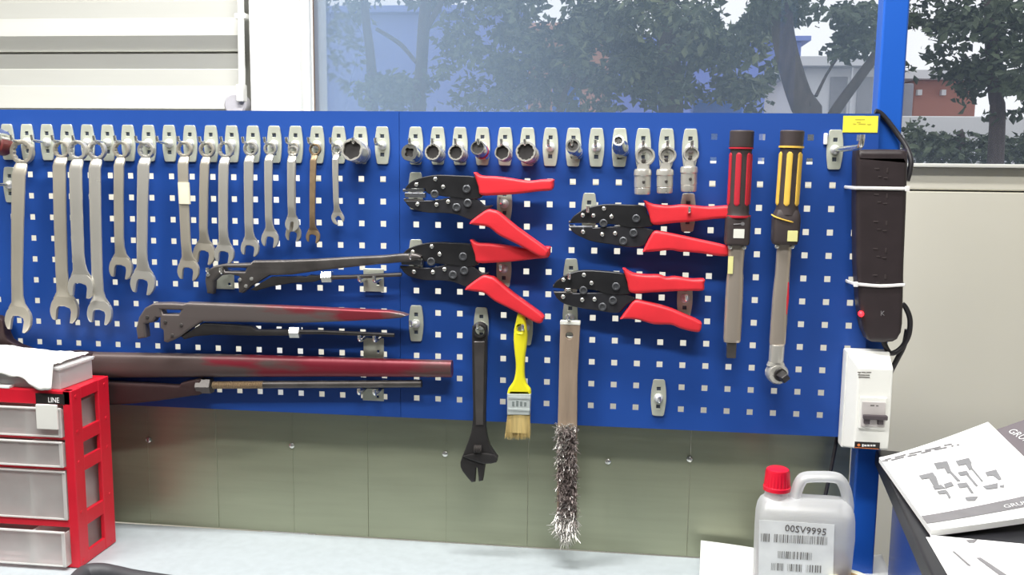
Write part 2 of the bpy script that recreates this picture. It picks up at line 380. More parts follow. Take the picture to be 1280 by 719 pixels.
# ------------------------------------------------------------------ the two perforated panels
P = .038; XJ = .6748; PW = .7795; HB = .530
def pegpanel(x0, x1, colx, label):
    t = thing('pegboard_panel', label, 'tool board', ((x0+x1)/2, 0, -HB), 'blue perforated panels')
    h = .0049; th = .0015
    xs = [x0]; zs = [-HB]
    for c in colx: xs += [c-h, c+h]
    xs.append(x1)
    for r in range(13, 0, -1): zs += [-r*P-h, -r*P+h]
    zs.append(0.)
    nx, nz = len(xs), len(zs); vs = []; fs = []
    for y in (0., th):
        for z in zs:
            for x in xs: vs.append((x, y, z))
    I = lambda i, k, s: s*nx*nz+k*nx+i
    for k in range(nz-1):
        for i in range(nx-1):
            if i % 2 == 1 and k % 2 == 1:
                q = [(i, k), (i+1, k), (i+1, k+1), (i, k+1)]
                for (a, b), (c, d) in zip(q, q[1:]+q[:1]): fs.append((I(a, b, 0), I(c, d, 0), I(c, d, 1), I(a, b, 1)))
            else:
                fs.append((I(i, k, 0), I(i+1, k, 0), I(i+1, k+1, 0), I(i, k+1, 0)))
                fs.append((I(i, k, 1), I(i, k+1, 1), I(i+1, k+1, 1), I(i+1, k, 1)))
    MB().add(vs, fs).build('perforated_sheet', BLUE, t, smooth=False)
    b = MB()
    for z in (0., -HB+th): b.box((x0, .0005, z-th), (x1, .0165, z), .0005, 1)
    for x in (x0, x1-th): b.box((x, .0005, -HB), (x+th, .0165, 0), .0005, 1)
    b.build('folded_edge', BLUE, t, smooth=False)
    return t
CL = [P*c for c in range(-2, 18)]; XR0 = .7035; CR = [XR0+P*c for c in range(20)]
pegpanel(XJ-PW, XJ-.0004, CL, 'blue perforated panel behind the ring spanners and the pipe wrenches')
pegpanel(XJ+.0004, XJ+PW, CR, 'blue perforated panel behind the red handled crimpers and torque wrenches')
# ------------------------------------------------------------------ hooks
HG = 'galvanised tool hooks on the blue board'
def plate_outline(w=.0125, h=.0315, tw=.0098):
    q = [(-tw+.002, h), (tw-.002, h), (tw, h-.002), (w, .010), (w, -.010), (tw, -h+.002), (tw-.002, -h), (-tw+.002, -h), (-tw, -h+.002), (-w, -.010), (-w, .010), (-tw, h-.002)]
    return smooth2(q, 3, keep=(0, 1, 2, 5, 6, 7, 8, 11))
def sq(cx, cz, h): return [(cx-h, cz-h), (cx+h, cz-h), (cx+h, cz+h), (cx-h, cz+h)]
def make_hook(loc, label, pin=.046, side=0., tip=.008, hubs=True, pr=.0026):
    t = thing('tool_hook', label, 'hook', loc, HG); o = Vector(loc)
    b = MB(); b.flat([plate_outline(), sq(0, .0155, .0033), sq(0, -.0155, .0033)], -.0035, 0, .0006, 1, Matrix.Translation(o))
    b.build('plate', ZINC, t)
    for s in (1, -1): MB().box(o+Vector((-.0045, -.0012, s*.0155-.0045)), o+Vector((.0045, .012, s*.0155+.0045)), 0).build('peg', mat_peg, t, smooth=False)
    if hubs: MB().lathe(o+Vector((0, -.0034, 0)), (0, -1, 0), [(0, .0078), (.003, .0074), (.0058, .0058), (.0078, .003), (.0082, 0)], 20).build('hub', HUB, t)
    if pin:
        L = pin; pts = spline3([o+Vector((0, -.004, 0)), o+Vector((side*.5, -L*.5, .001)), o+Vector((side*.92, -L*.92, .0025)), o+Vector((side, -L, .004+tip*.4)), o+Vector((side*1.0, -L-.001, .004+tip))], 5)
        MB().tube(pts, pr, 10).build('pin', CHROME, t)
    return t
mat_peg = mat('dark_peg_steel', (84, 92, 108), .5, .4)  # bluish dark steel, the pegs' own colour
ORD = 'zero first second third fourth fifth sixth seventh eighth ninth tenth eleventh twelfth thirteenth fourteenth fifteenth sixteenth seventeenth eighteenth'.split()
onL = {0: 'the longest ring spanner', 1: 'nothing, just beside the longest spanner', 2: 'a long spanner with dark ring', 3: 'the spanner overlapping its neighbour', 4: 'a long wide spanner with clean satin face',
       5: 'the short-shafted wide jaw spanner', 6: 'the pale shiny long spanner', 7: 'nothing, in the gap before the taped spanner', 8: 'the spanner with cream tape', 9: 'the spanner with a wide jaw',
       10: 'the spanner over the pipe wrench head', 11: 'the spanner past the pipe wrench head', 12: 'the plain medium small spanner', 13: 'the spanner with doubled lower heads', 14: 'the thin tarnished spanner', 15: 'the smallest spanner',
       16: 'the big chrome socket', 17: 'nothing, at the panel joint'}
onR = {0: 'the square-drive socket', 1: 'the first of two like sockets', 2: 'the second of two like sockets', 3: 'the red-banded socket', 4: 'the thin-walled socket', 5: 'the dark mouthed wide socket', 6: 'nothing, after the wide socket',
       7: 'the small upturned socket', 8: 'nothing, before the narrow socket', 9: 'the narrow stepped socket', 10: 'the first swivel adaptor', 11: 'the middle swivel adaptor', 12: 'the last swivel adaptor'}
zr = -1.5*P
h0 = make_hook((0, 0, zr), 'x')
for c in range(18):
    lab = '%s grey hook of the spanner row, holding %s' % (ORD[c+1], onL[c])
    if c == 0: h0['label'] = lab
    else: dup(h0, (P*c, 0, zr), lab)
for c in range(13):
    dup(h0, (XR0+P*c, 0, zr), '%s galvanised hook of the socket row, holding %s' % (ORD[c+1], onR[c]))
dup(h0, (-P, 0, -3.5*P), 'galvanised hook at the board edge below the top row, behind the longest spanner')
dup(h0, (-P, 0, zr), 'galvanised hook with a reddish tool at the very edge of the top row')
long_hook = make_hook((XR0+18*P, 0, zr), 'galvanised plate with long upturned steel arm under the yellow sticker', pin=.165, side=.004, tip=.016, pr=.0042)
p = Vector((XR0+18*P, 0, zr)); MB().box(p+Vector((-.0185, -.006, .008)), p+Vector((-.0125, -.0, .026)), .0015).build('end_clip', TIE, long_hook)
b = dup(h0, (XR0, 0, -9.5*P), 'bare galvanised hook plate at the red tip of the middle pipe wrench')
dup(h0, (XR0+3*P, 0, -9.5*P), 'galvanised hook holding the black adjustable wrench')
dup(h0, (XR0+5*P, 0, -9.5*P), 'galvanised hook behind the yellow paint brush handle')
dup(h0, (XR0+7*P, 0, -9.0*P), 'galvanised hook holding the wire brush')
dup(h0, (XR0+11*P, 0, -12.5*P), 'bare galvanised hook plate alone near the lower board edge')
crimp_hooks = [((XR0, -3.5*P), (XR0+4*P, -4.*P), 'top crimper of the pair beside the joint'), ((XR0, -6.5*P), (XR0+4*P, -6.9*P), 'crimper touched by the upper pipe wrench'),
               ((XR0+8*P-.01, -4.3*P), (XR0+12*P, -4.25*P), 'crimper beside the torque wrenches'), ((XR0+7*P, -7.2*P), (XR0+12*P, -8.*P), 'crimper above the wire brush')]
for (a, b2, who) in crimp_hooks:
    dup(h0, (a[0], 0, a[1]), 'galvanised hook plate behind jaws of the ' + who)
    dup(h0, (b2[0], 0, b2[1]), 'galvanised hook plate under the grip of the ' + who)
# flat two-prong holders for the pipe wrenches
def holder(px0, px1, py0, py1, label, yarm):
    Y = 0.; a = at(px0, py1, Y); c = at(px1, py0, Y); t = thing('wrench_holder', label, 'holder', ((a.x+c.x)/2, 0, a.z), 'flat plate holders under the pipe wrenches')
    rim = [(a.x, a.z), (c.x, a.z), (c.x, c.z), (a.x, c.z)]; zc = (a.z*.65+c.z*.35)
    MB().flat([rim, sq((a.x+c.x)/2+.008, zc, .0022)], -.003, -.0002, .0006, 1).build('plate', ZINC, t)
    for s in (-1, 1):
        x = (a.x+c.x)/2+s*(c.x-a.x)*.36
        MB().tube(spline3([(x, -.002, yarm), (x, -.022, yarm-.001), (x, -.040, yarm), (x, -.045, yarm+.004), (x, -.0455, yarm+.010)], 4), .003, 8).build('prong', CHROME, t)
    return t
holder(455, 480, 336, 364, 'zinc plate holder under the free lever of the upper pipe wrench', at(467, 351, -.03).z)
holder(455, 480, 423, 447, 'zinc plate holder under the lever tip of the red-streaked middle pipe wrench', at(467, 425, -.03).z)
holder(454, 480, 486, 500, 'zinc plate holder under the screw lever of the largest pipe wrench', at(467, 489.5, -.02).z)
holder(271, 293, 343, 361, 'zinc plate holder seen through the jaws of the upper pipe wrench', at(280, 341, -.03).z)
# ------------------------------------------------------------------ combination spanners
SG = 'combination spanners hanging in a row'
def spanner(label, ring, jaw, sw, slot, Y=-.024, m=SATIN, rin=.7, tape=None, jang=-8, mring=None, extra=None):
    rx, ry, rr = ring; jx, jy, jr = jaw
    s = pxs((rx+jx)/2, (ry+jy)/2, Y); A = at(rx, ry, Y); J = at(jx, jy, Y)
    t = thing('combination_spanner', label, 'spanner', (J.x, Y, J.z-jr*s), SG)
    ro = rr*s; ri = ro*rin; ax = (J-A).normalized(); side = Vector((ax.z, 0, -ax.x)); side = side if side.x > 0 else -side
    th = max(.0045, min(.0075, ro*.5))
    MB().flat([circ(A.x, A.z, ro, 32), circ(A.x, A.z, ri, 48, star=(12, .12))], Y-.001-th*.5, Y-.001+th*.8, .0012, 2).build('ring_end', mring or m, t)
    # shaft, dropping forward just under the ring and back again at the jaw
    L = (J-A).length; w0 = sw[0]*s/2; w1 = sw[1]*s/2; hd = th*.5; secs = []
    for f, w, dy in ((ro*.82/L, w0*.8, 0.), ((ro*1.25)/L, w0*.98, -.004), ((ro*1.9)/L, w0, -.009), (.4, (w0+w1)/2, -.010), (.75, w1, -.009), (1-(jr*s*1.7)/L, w1*1.02, -.007), (1-jr*s*1.15/L, w1*1.2, -.004), (1-jr*s*.7/L, jr*s*.8, -.002), (1-jr*s*.45/L, jr*s*.6, -.001)):
        c = A+ax*(L*f)+Vector((0, dy, 0)); secs.append((c, side*w, Vector((0, hd*(1. if f < .9 else .8), 0))))
    MB().loft(secs, 16, 3.2).build('shaft', m, t)
    # open jaw
    R = jr*s; sh = slot*s/2; out = []; a0 = math.asin(min(.95, sh*1.25/R))
    ri_, da = [], math.radians(jang); base = math.atan2(ax.z, ax.x)+da
    def rot(u, v): return (J.x+u*math.cos(base)-v*math.sin(base), J.z+u*math.sin(base)+v*math.cos(base))
    n = 28
    for i in range(n):
        a = a0+(2*PI-2*a0)*i/(n-1); k = 1.+.17*max(0, math.cos(a)); out.append(rot(R*k*math.cos(a), R*k*.98*math.sin(a)))
    tipx = R*1.17*math.cos(a0)
    out += [rot(tipx*.98, -sh), rot(R*.1, -sh), rot(-R*.12, -sh*.8), rot(-R*.2, 0), rot(-R*.12, sh*.8), rot(R*.1, sh), rot(tipx*.98, sh)]
    MB().flat([out], Y-.002-th*.5, Y-.002+th*.55, .0013, 2).build('open_jaw', m, t)
    if tape:
        p0, p1 = at(tape[0], tape[1], Y-.011), at(tape[2], tape[3], Y-.011)
        MB().loft([(p0, side*w0*1.08, Vector((0, hd*1.15, 0))), (p1, side*w0*1.08, Vector((0, hd*1.15, 0)))], 16, 3.2).build('tape_wrap', PLASTW, t)
    return t
spanner('longest and widest steel combination spanner, hanging at the far end of the row', (28, 190, 14), (24.5, 398, 16.5), (16.5, 14), 15.5, Y=-.03, m=OLDCH, rin=.74)
spanner('long steel spanner with dark ring, its jaw overlapped by the next spanner', (77.5, 187, 10), (82, 386, 17.5), (16, 15), 18, Y=-.022, m=OLDCH, rin=.74)
spanner('long steel spanner whose jaw stands higher between two lower jaws', (97.5, 188, 11.5), (102.5, 357, 16), (15.5, 15), 17, Y=-.036, m=SATIN)
spanner('long wide satin spanner, its jaw low and beside the higher middle jaw', (121.5, 188, 11), (126, 390, 15.5), (14.5, 13.5), 15.5, Y=-.026, m=SATIN)
spanner('medium spanner with a wide jaw ending well above its two neighbours', (152, 187, 10), (152.5, 334, 14.5), (12.5, 11.5), 14.5, Y=-.022, m=OLDCH)
spanner('pale shiny spanner, last before the first empty gap in the row', (183, 187.5, 10), (180, 352, 15.5), (14.5, 13), 14, Y=-.026, m=SATIN)
spanner('steel spanner with a cream tape band round its shaft', (231, 186.5, 9.5), (236.5, 337, 13.5), (13, 12), 13, Y=-.03, m=OLDCH, tape=(229.5, 228, 231, 255))
spanner('spanner with wide round jaw beside the taped spanner', (259, 187, 9.5), (256.5, 316, 14), (11.5, 10.5), 13, Y=-.022, m=OLDCH)
spanner('bright spanner whose jaw touches the top of the upper pipe wrench head', (282.5, 187, 9.8), (281.5, 316.5, 12.3), (12.5, 11.5), 12, Y=-.028, m=SATIN)
spanner('pale spanner with its jaw just above the upper pipe wrench bar', (313.5, 186, 8.8), (313.5, 309, 11.5), (12, 10.5), 11.5, Y=-.024, m=SATIN)
spanner('medium small bright spanner between the pale one and the double-headed one', (338, 186, 8), (338.5, 298, 11), (10.5, 9), 10, Y=-.024, m=SATIN)
spanner('small worn spanner hiding another, its jaw showing below a second head', (367, 185, 6.8), (367.5, 291.5, 10), (10.5, 9.5), 9, Y=-.022, m=OLDCH)
spanner('small spanner hung in front of another, with a closed looking head above a jaw', (366.5, 189, 6.5), (366, 279, 9), (10, 8.5), 4, Y=-.033, m=SATIN)
spanner('thin tarnished brownish spanner hanging second from the small end', (394, 187, 7.2), (392, 295, 8.8), (8, 7), 8.5, Y=-.024, m=RUSTY, mring=RUSTY)
spanner('smallest spanner in the row, with a short shaft and tiny jaw', (421, 186.5, 6.5), (422.5, 272, 8), (8, 7), 6.5, Y=-.024, m=SATIN, jang=28)
# reddish tool cut by the picture edge
p = at(3, 182, -.03)
t = thing('dark_red_ring', 'worn dark red ring tool with chrome band, cut off at the board edge', 'tool', p)
MB().lathe(p+Vector((-.006, .012, .0)), (0.05, -1, .1), [(0, .008), (0, .018), (.03, .018), (.032, .015), (.03, .012), (.004, .011), (0, .008)], 24).build('body', mat('brown_red_paint', (110, 50, 48), .4), t)
MB().lathe(p+Vector((-.006, .012, .012)), (0.05, -1, .1), [(.004, .014), (.004, .0165), (.034, .0165), (.036, .014)], 24).build('collar', CHROME, t)
# ------------------------------------------------------------------ sockets
KG = 'sockets hanging on the top row'
def socket_(label, px, py, r, L, m, star=(12, .1), wall=.80, up=.16, square=False, rear=None, band=None):
    Yf = -.046; A = at(px, py, Yf); s = pxs(px, py, Yf); R = r*s; ax = Vector((.10, 1, -up)).normalized()
    t = thing('socket', label, 'socket', A+ax*(L*.5)+Vector((0, 0, -R)), KG)
    rr = rear*s if rear else R*.92
    ri = R*(wall if not square else .60); st = {0: star} if not square else {0: (4, .30)}
    n = 48
    prof = [(.002, ri), (0, ri*1.02), (0, R*.95), (.0018, R), (L*.45, R), (L*.55, rr), (L-.002, rr), (L, rr*.93), (L, rr*.5), (L*.62, rr*.5), (L*.6, ri*.9), (.002, ri)]
    S = {0: star, 1: star, 10: star, 11: star} if not square else {0: (4, .3), 1: (4, .3), 10: (4, .3), 11: (4, .3)}
    MB().lathe(A, ax, prof, n, S).build('body', m, t)
    MB().lathe(A, ax, [(.0035, ri*(.985 if not square else .8)), (L*.55, ri*.86), (L*.56, ri*.3), (L*.56, 0)], 32).build('bore', BLACKST, t)
    if band: MB().lathe(A+ax*(L*.48), ax, [(0, R*.93), (0, R*1.015), (.007, R*1.015), (.007, R*.93), (0, R*.93)], 32).build('band', band, t)
    MB().lathe(A+ax*(L*.66), ax, [(0, rr*.96), (0, rr*1.02), (.002, rr*1.02), (.002, rr*.96), (0, rr*.96)], 32).build('groove_ring', OLDCH, t)
    return t
socket_('largest chrome socket, alone at the end of the spanner row', 439.5, 187, 14, .044, SATIN, star=(6, .12), wall=.84)
socket_('chrome socket with a square drive hole, first of the socket row', 511.5, 190.5, 10.8, .040, CHROME, square=True)
socket_('chrome socket next to the square-drive one, pin visible inside', 540.5, 190, 10.4, .036, SATIN, star=(12, .08))
socket_('chrome socket beside the red-banded one, on its darker side in the row', 569.5, 190.5, 10.2, .036, SATIN, star=(12, .08))
socket_('chrome socket with a red band, tilted upwards', 597, 184.5, 9.4, .042, CHROME, band=TWRED, up=.26, star=(12, .04))
socket_('thin-walled chrome socket between the red-banded and the widest one', 627.5, 190.5, 9.8, .030, SATIN, star=(6, .1), wall=.86)
socket_('wide chrome socket with a deep dark twelve-point mouth', 657, 189.5, 13, .040, SATIN, star=(12, .1), wall=.82)
socket_('small chrome socket, mouth tilted up, between two empty hooks', 716, 182, 9.2, .046, CHROME, up=.3, star=(12, .04), wall=.72)
socket_('narrow stepped chrome socket with a thicker rear, before the swivel adaptors', 773, 175.5, 7.4, .052, CHROME, up=.36, rear=10, star=(6, .05), wall=.66)
# swivel adaptors: a flat round eye over a drive barrel
AG = 'swivel drive adaptors'
for label, ex, ey, er, bx, y0, y1, bw in (('swivel drive adaptor with the largest round eye, nearest the narrow socket', 806.5, 196, 12.4, 803.5, 211.5, 243, 11.3), ('middle one of three chrome swivel drive adaptors', 834.5, 195, 11, 831.3, 211.5, 241.5, 11.2), ('swivel drive adaptor nearest the red torque wrench', 864, 193.5, 10, 861.3, 208, 239.5, 11.2)):
    Y = -.032; s = pxs(ex, ey, Y); E_ = at(ex, ey, Y); B0 = at(bx, y0, Y); B1 = at(bx-.5, y1, Y)
    t = thing('swivel_adaptor', label, 'adaptor', B1, AG); R = er*s
    MB().lathe(E_+Vector((0, .008, 0)), (0, -1, .08), [(0, R*.42), (0, R*.96), (.002, R), (.010, R), (.012, R*.95), (.012, R*.8), (.0085, R*.74), (.0085, R*.42), (0, R*.42)], 36).build('round_eye', SATIN, t)
    MB().lathe(E_+Vector((-R*.15, -.001, -R*.45)), (0, -1, .1), [(0, R*.26), (.0022, R*.2), (.0026, 0)], 16).build('drive_stud', DARKST, t)
    MB().loft([(E_.lerp(B0, .55), (R*.6, 0, 0), (0, .005, 0)), (B0+Vector((0, 0, -.004)), (R*.72, 0, 0), (0, .0065, 0))], 12, 4).build('neck', SATIN, t)
    w = bw*s; d = (B1-B0)
    MB().tube([B0, B0+d*.06, B0+d*.24, B0+d*.27, B0+d*.72, B0+d*.74, B0+d*.76, B0+d*.96, B1], [w*.86, w*.98, w*1.0, w*.93, w*.93, w*.88, w*.92, w*.9, w*.82], 28).build('barrel', SATIN, t)
    q = B0.lerp(B1, .5)+Vector((w*.12, -w*.93, 0)); MB().lathe(q, (0, -1, 0), [(0, .0026), (.0009, .0022), (.0013, 0)], 12).build('detent_hole', DARKST, t)
# ------------------------------------------------------------------ crimping pliers
CG = 'red handled crimping pliers'
def crimper(label, up, lo, g1, g2, riv, big, die, dx=0, dy=0, Y=-.03, gx=(0, 0), gb=.0042):
    sh = lambda L: [(x+dx, y+dy) for x, y in L]
    c = at(up[0][0]+dx, up[0][1]+dy, Y); t = thing('crimping_pliers', label, 'pliers', (c.x+.06, Y, c.z-.03), CG)
    pu = MB().flat([smooth2(xz(sh(up), Y), 3, keep=(0, len(up)-1))], Y-.0075, Y+.0065, .0012, 1).build('upper_jaw_plate', PLIERB, t)
    MB().flat([smooth2(xz(sh(lo), Y), 3, keep=(0, len(lo)-1))], Y-.0065, Y+.0055, .0012, 1).build('lower_jaw_plate', PLIERL, t)
    MB().flat([smooth2(xz(sh(g1), Y), 3, keep=(0, 1))], Y-.0125, Y+.0115, gb, 3).build('upper_grip', GRIP, t)
    MB().flat([smooth2(xz([(x+gx[0], y+gx[1]) for x, y in sh(g2)], Y), 3, keep=(0, 1))], Y-.0125, Y+.0115, gb, 3).build('lower_grip', GRIP, t)
    for d, mm, yy in die:
        MB().flat([xz(sh(d), Y)], Y-yy, Y+.004, .0008, 1).build('crimping_die', mm, t)
    for x, y in sh(riv):
        s = pxs(x, y, Y); MB().lathe(at(x, y, Y)+Vector((0, -.006, 0)), (0, -1, 0), [(0, 2.7*s), (.0024, 2.5*s), (.0034, 1.7*s), (.0037, 0)], 16).build('rivet', RIVET, t)
    for x, y in sh(big):
        s = pxs(x, y, Y); b = MB().lathe(at(x, y, Y)+Vector((0, -.006, 0)), (0, -1, 0), [(0, 3.2*s), (0, 5.0*s), (.0028, 5.0*s), (.0034, 4.2*s), (.0034, 3.2*s), (.002, 2.9*s), (.002, 0)], 20)
        b.build('pivot', DIE, t)
    return t
S1 = lambda L: [(480+x*.2781, 200+y*.2781) for x, y in L]
S3 = lambda L: [(680+x*.2643, 230+y*.2643) for x, y in L]
up1 = S1([(98, 128), (112, 110), (135, 92), (190, 74), (250, 67), (330, 70), (412, 76), (428, 105), (446, 160), (400, 178), (340, 172), (250, 160), (200, 150), (188, 128)])
lo1 = S1([(96, 182), (110, 203), (140, 222), (200, 236), (275, 238), (335, 246), (392, 268), (425, 258), (448, 238), (490, 204), (455, 205), (425, 180), (380, 166), (300, 168), (240, 180), (190, 182)])
g1a = S1([(406, 55), (418, 56), (440, 70), (500, 73), (560, 80), (610, 88), (660, 93), (715, 87), (762, 87), (764, 100), (756, 134), (700, 140), (600, 152), (520, 157), (440, 157), (428, 120)])
g2a = S1([(387, 286), (396, 272), (430, 246), (470, 221), (500, 226), (525, 237), (600, 300), (680, 358), (735, 400), (738, 418), (728, 434), (702, 432), (640, 398), (580, 366), (520, 336), (480, 304), (455, 296), (420, 292)])
riv1 = S1([(150, 110), (235, 85), (270, 120), (292, 187), (240, 200), (155, 198)])
big1 = S1([(232, 153), (375, 130), (330, 212), (380, 193)])
die1 = [(S1([(88, 130), (185, 130), (185, 142), (88, 142)]), DIE, .006), (S1([(96, 146), (190, 148), (188, 170), (98, 168)]), DIE, .007), (S1([(92, 172), (180, 178), (180, 188), (94, 186)]), DARKST, .006)]
crimper('red handled crimper hanging uppermost beside the panel joint, grips widest open', up1, lo1, g1a, g2a, riv1, big1, die1, Y=-.042)
crimper('red handled crimper with the upper pipe wrench bar across its jaws', up1, lo1, g1a, g2a, riv1, big1, die1, -4.5, 84, gx=(-1, -2), Y=-.026)
up3 = S3([(122, 185), (132, 163), (152, 143), (205, 113), (285, 96), (380, 97), (474, 104), (490, 140), (517, 192), (470, 205), (400, 206), (330, 190), (230, 184), (180, 182)])
lo3 = S3([(122, 190), (128, 214), (150, 236), (190, 256), (240, 273), (330, 286), (400, 298), (470, 292), (495, 250), (520, 222), (480, 208), (400, 200), (330, 200), (240, 206), (180, 205)])
g1c = S3([(470, 77), (482, 78), (520, 95), (600, 101), (650, 96), (700, 99), (760, 106), (830, 104), (880, 102), (886, 130), (880, 158), (800, 164), (700, 176), (600, 184), (515, 190), (496, 140)])
g2c = S3([(466, 320), (476, 296), (500, 250), (522, 221), (560, 224), (640, 240), (750, 264), (860, 290), (872, 310), (866, 337), (820, 338), (760, 328), (700, 321), (640, 318), (600, 310), (540, 316)])
riv3 = S3([(185, 147), (284, 115), (320, 153), (276, 237), (337, 232), (186, 225), (235, 148)])
big3 = S3([(282, 184), (436, 162), (375, 268), (423, 230)])
die3 = [(S3([(118, 174), (235, 174), (235, 184), (118, 184)]), DARKST, .007), (S3([(120, 198), (230, 198), (230, 208), (120, 208)]), DIE, .007)]
crimper('red handled crimper whose grip ends touch the red torque wrench', up3, lo3, g1c, g2c, riv3, big3, die3, Y=-.026)
up4 = S3([(42, 488), (52, 466), (74, 448), (120, 422), (188, 407), (290, 412), (378, 424), (392, 460), (412, 512), (370, 522), (300, 520), (240, 500), (160, 496), (100, 494)])
lo4 = S3([(46, 505), (60, 535), (100, 566), (180, 586), (260, 598), (345, 608), (372, 590), (396, 566), (430, 545), (400, 525), (330, 514), (240, 512), (160, 515), (100, 512)])
g1d = S3([(372, 397), (384, 398), (420, 420), (480, 428), (540, 428), (580, 440), (620, 436), (700, 448), (756, 447), (756, 470), (750, 501), (680, 502), (600, 505), (500, 510), (410, 511), (394, 460)])
g2d = S3([(360, 636), (372, 618), (400, 580), (430, 547), (470, 552), (580, 580), (660, 612), (735, 646), (744, 664), (735, 694), (700, 694), (640, 678), (600, 662), (520, 660), (450, 640), (400, 634)])
riv4 = S3([(93, 451), (190, 428), (226, 466), (182, 545), (240, 543), (92, 531)])
big4 = S3([(187, 500), (341, 482), (277, 578), (326, 548)])
die4 = [(S3([(44, 476), (138, 478), (138, 488), (44, 486)]), DARKST, .007), (S3([(104, 490), (128, 490), (128, 506), (104, 506)]), RIVET, .008), (S3([(48, 508), (136, 508), (136, 518), (50, 518)]), DARKST, .007)]
crimper('red handled crimper hanging just over the wire brush', up4, lo4, g1d, g2d, riv4, big4, die4, Y=-.026)
# ------------------------------------------------------------------ pipe wrenches
def hexnut(mb, o, ax, r, L): mb.lathe(o, ax, [(0, r*.8), (.001, r), (L-.001, r), (L, r*.8)], 6)
# upper, dark steel
Y = -.034
t = thing('pipe_wrench', 'slim bare steel pipe wrench, uppermost of the three, bar tip over a crimper', 'pipe wrench', at(330, 365, Y), 'horizontal pipe wrenches')
o = [(261, 366), (258.5, 350), (260, 338), (270, 332), (282, 329.5), (300, 329), (315, 328.6), (318, 325.5), (360, 324.8), (400, 323.4), (440, 320.8), (480, 319), (505, 316.6), (521, 316.8), (528, 319.5), (527, 323.5), (515, 326.5), (480, 329.5), (440, 333.5), (400, 338), (366, 343), (338, 344), (328, 350), (316, 357), (305, 366), (300.5, 365), (299.5, 352), (301, 345), (290, 342.5), (277, 344), (269.5, 351), (269, 360), (268, 367)]
MB().flat([xz(o, Y), xz([(282, 334), (310, 334.5), (308, 339), (284, 338.5)], Y)], Y-.009, Y+.009, .004, 3).build('hooked_handle', DARKST, t)
o = [(327, 354), (340, 346), (362, 345.5), (384, 345.5), (388, 343.5), (402, 344.5), (403, 349), (394, 352), (366, 353.5), (340, 358), (322, 363), (314, 362)]
MB().flat([xz(o, Y)], Y-.0065, Y+.0085, .0015, 2).build('lower_jaw_arm', BLACKST, t)
MB().tube([at(395, 347.5, Y), at(440, 346.2, Y), at(502, 343.2, Y)], [.0042, .0035, .0034], 12).build('free_lever', DARKST, t)
b = MB(); hexnut(b, at(402.5, 346.2, Y), at(418, 345.8, Y)-at(402.5, 346.2, Y), .0105, .019); b.build('adjusting_nut', CHROME, t)
for x, y in ((317, 348), (302.5, 349), (263, 343), (310, 357)): MB().lathe(at(x, y, Y)+Vector((0, -.0085, 0)), (0, -1, 0), [(0, .0035), (.002, .003), (.003, 0)], 14).build('rivet', RIVET, t)
# middle, red streaks
Y = -.034
t = thing('pipe_wrench', 'middle pipe wrench with worn red paint, pointed handle tip at a bare hook', 'pipe wrench', at(300, 428, Y), 'horizontal pipe wrenches')
o = [(175, 423), (173, 410), (176.5, 395.5), (184, 384), (195, 378.2), (215, 377.8), (232, 379), (236, 377.5), (290, 379.5), (330, 381), (400, 384), (450, 386.4), (488, 388), (503, 390.6), (511, 393.5), (503, 396.5), (488, 398), (440, 400.5), (400, 402.2), (360, 403.4), (318, 402), (255, 401.5), (240, 411), (228, 420), (212, 427.5), (207.5, 426), (207, 412), (203, 409), (203, 396), (198, 396), (194.5, 402), (184, 404), (185.5, 421)]
MB().flat([xz(o, Y), xz([(205, 386.4), (229, 387), (226, 392), (207, 391.6)], Y)], Y-.010, Y+.010, .0038, 3).build('hooked_handle', WORNRED, t)
o = [(228, 420), (243, 410.5), (256, 403.2), (290, 405), (316, 407.5), (322, 411.8), (352, 411.5), (362, 411.5), (363, 419), (316, 419.2), (270, 418), (246, 420), (232, 424)]
MB().flat([xz(o, Y)], Y-.007, Y+.009, .003, 2).build('lower_jaw_arm', BLACKST, t)
MB().tube([at(355, 415, Y), at(400, 415.2, Y), at(450, 417.2, Y), at(493, 419, Y)], [.0046, .004, .0038, .0036], 12).build('free_lever', BLACKST, t)
b = MB(); hexnut(b, at(362.5, 415.2, Y), at(378, 415.5, Y)-at(362.5, 415.2, Y), .0105, .019); b.build('adjusting_nut', CHROME, t)
for x, y in ((230, 405), (210, 401.5), (187.5, 395.5), (218.5, 418)): MB().lathe(at(x, y, Y)+Vector((0, -.0095, 0)), (0, -1, 0), [(0, .0036), (.002, .003), (.003, 0)], 14).build('rivet', DARKST, t)
# largest, faded red, tubular handle
Y = -.019
t = thing('pipe_wrench', 'largest pipe wrench, faded red tubular handle, passing behind the red drawer cabinet', 'pipe wrench', at(200, 505, Y), 'horizontal pipe wrenches')
s = pxs(300, 455, Y)
def tubesec(pts): return [(at(x, (y0+y1)/2, Y), Vector((0, 0, (at(x, y0, Y)-at(x, y1, Y)).length/2)), Vector((0, .0125, 0))) for x, y0, y1 in pts]
MB().loft(tubesec([(100, 440, 472), (135, 440.5, 472), (200, 441.5, 471.5), (300, 443.5, 471), (420, 446.5, 470.5), (520, 449.5, 471), (565, 450.5, 471.5)]), 20, 2.6).build('tubular_handle', BIGRED, t)
o = [(-46, 440), (-44, 418), (-30, 402), (-8, 394), (6, 398), (9, 408), (14, 424), (40, 436), (70, 440), (118, 440.5), (120, 473), (70, 476), (20, 470), (-6, 446), (-16, 440), (-20, 462), (-40, 462)]
MB().flat([smooth2(xz(o, Y), 2)], Y-.011, Y+.011, .004, 2).build('hooked_jaw', BROWNST, t)
o = [(20, 480), (60, 472), (100, 474.5), (150, 477), (200, 479.5), (226, 481), (228, 478), (247, 473.5), (254, 474), (255, 491), (240, 494), (200, 500), (150, 505), (100, 506), (40, 500)]
MB().flat([smooth2(xz(o, Y), 2)], Y-.010, Y+.010, .004, 2).build('lower_jaw_arm', BROWNST, t)
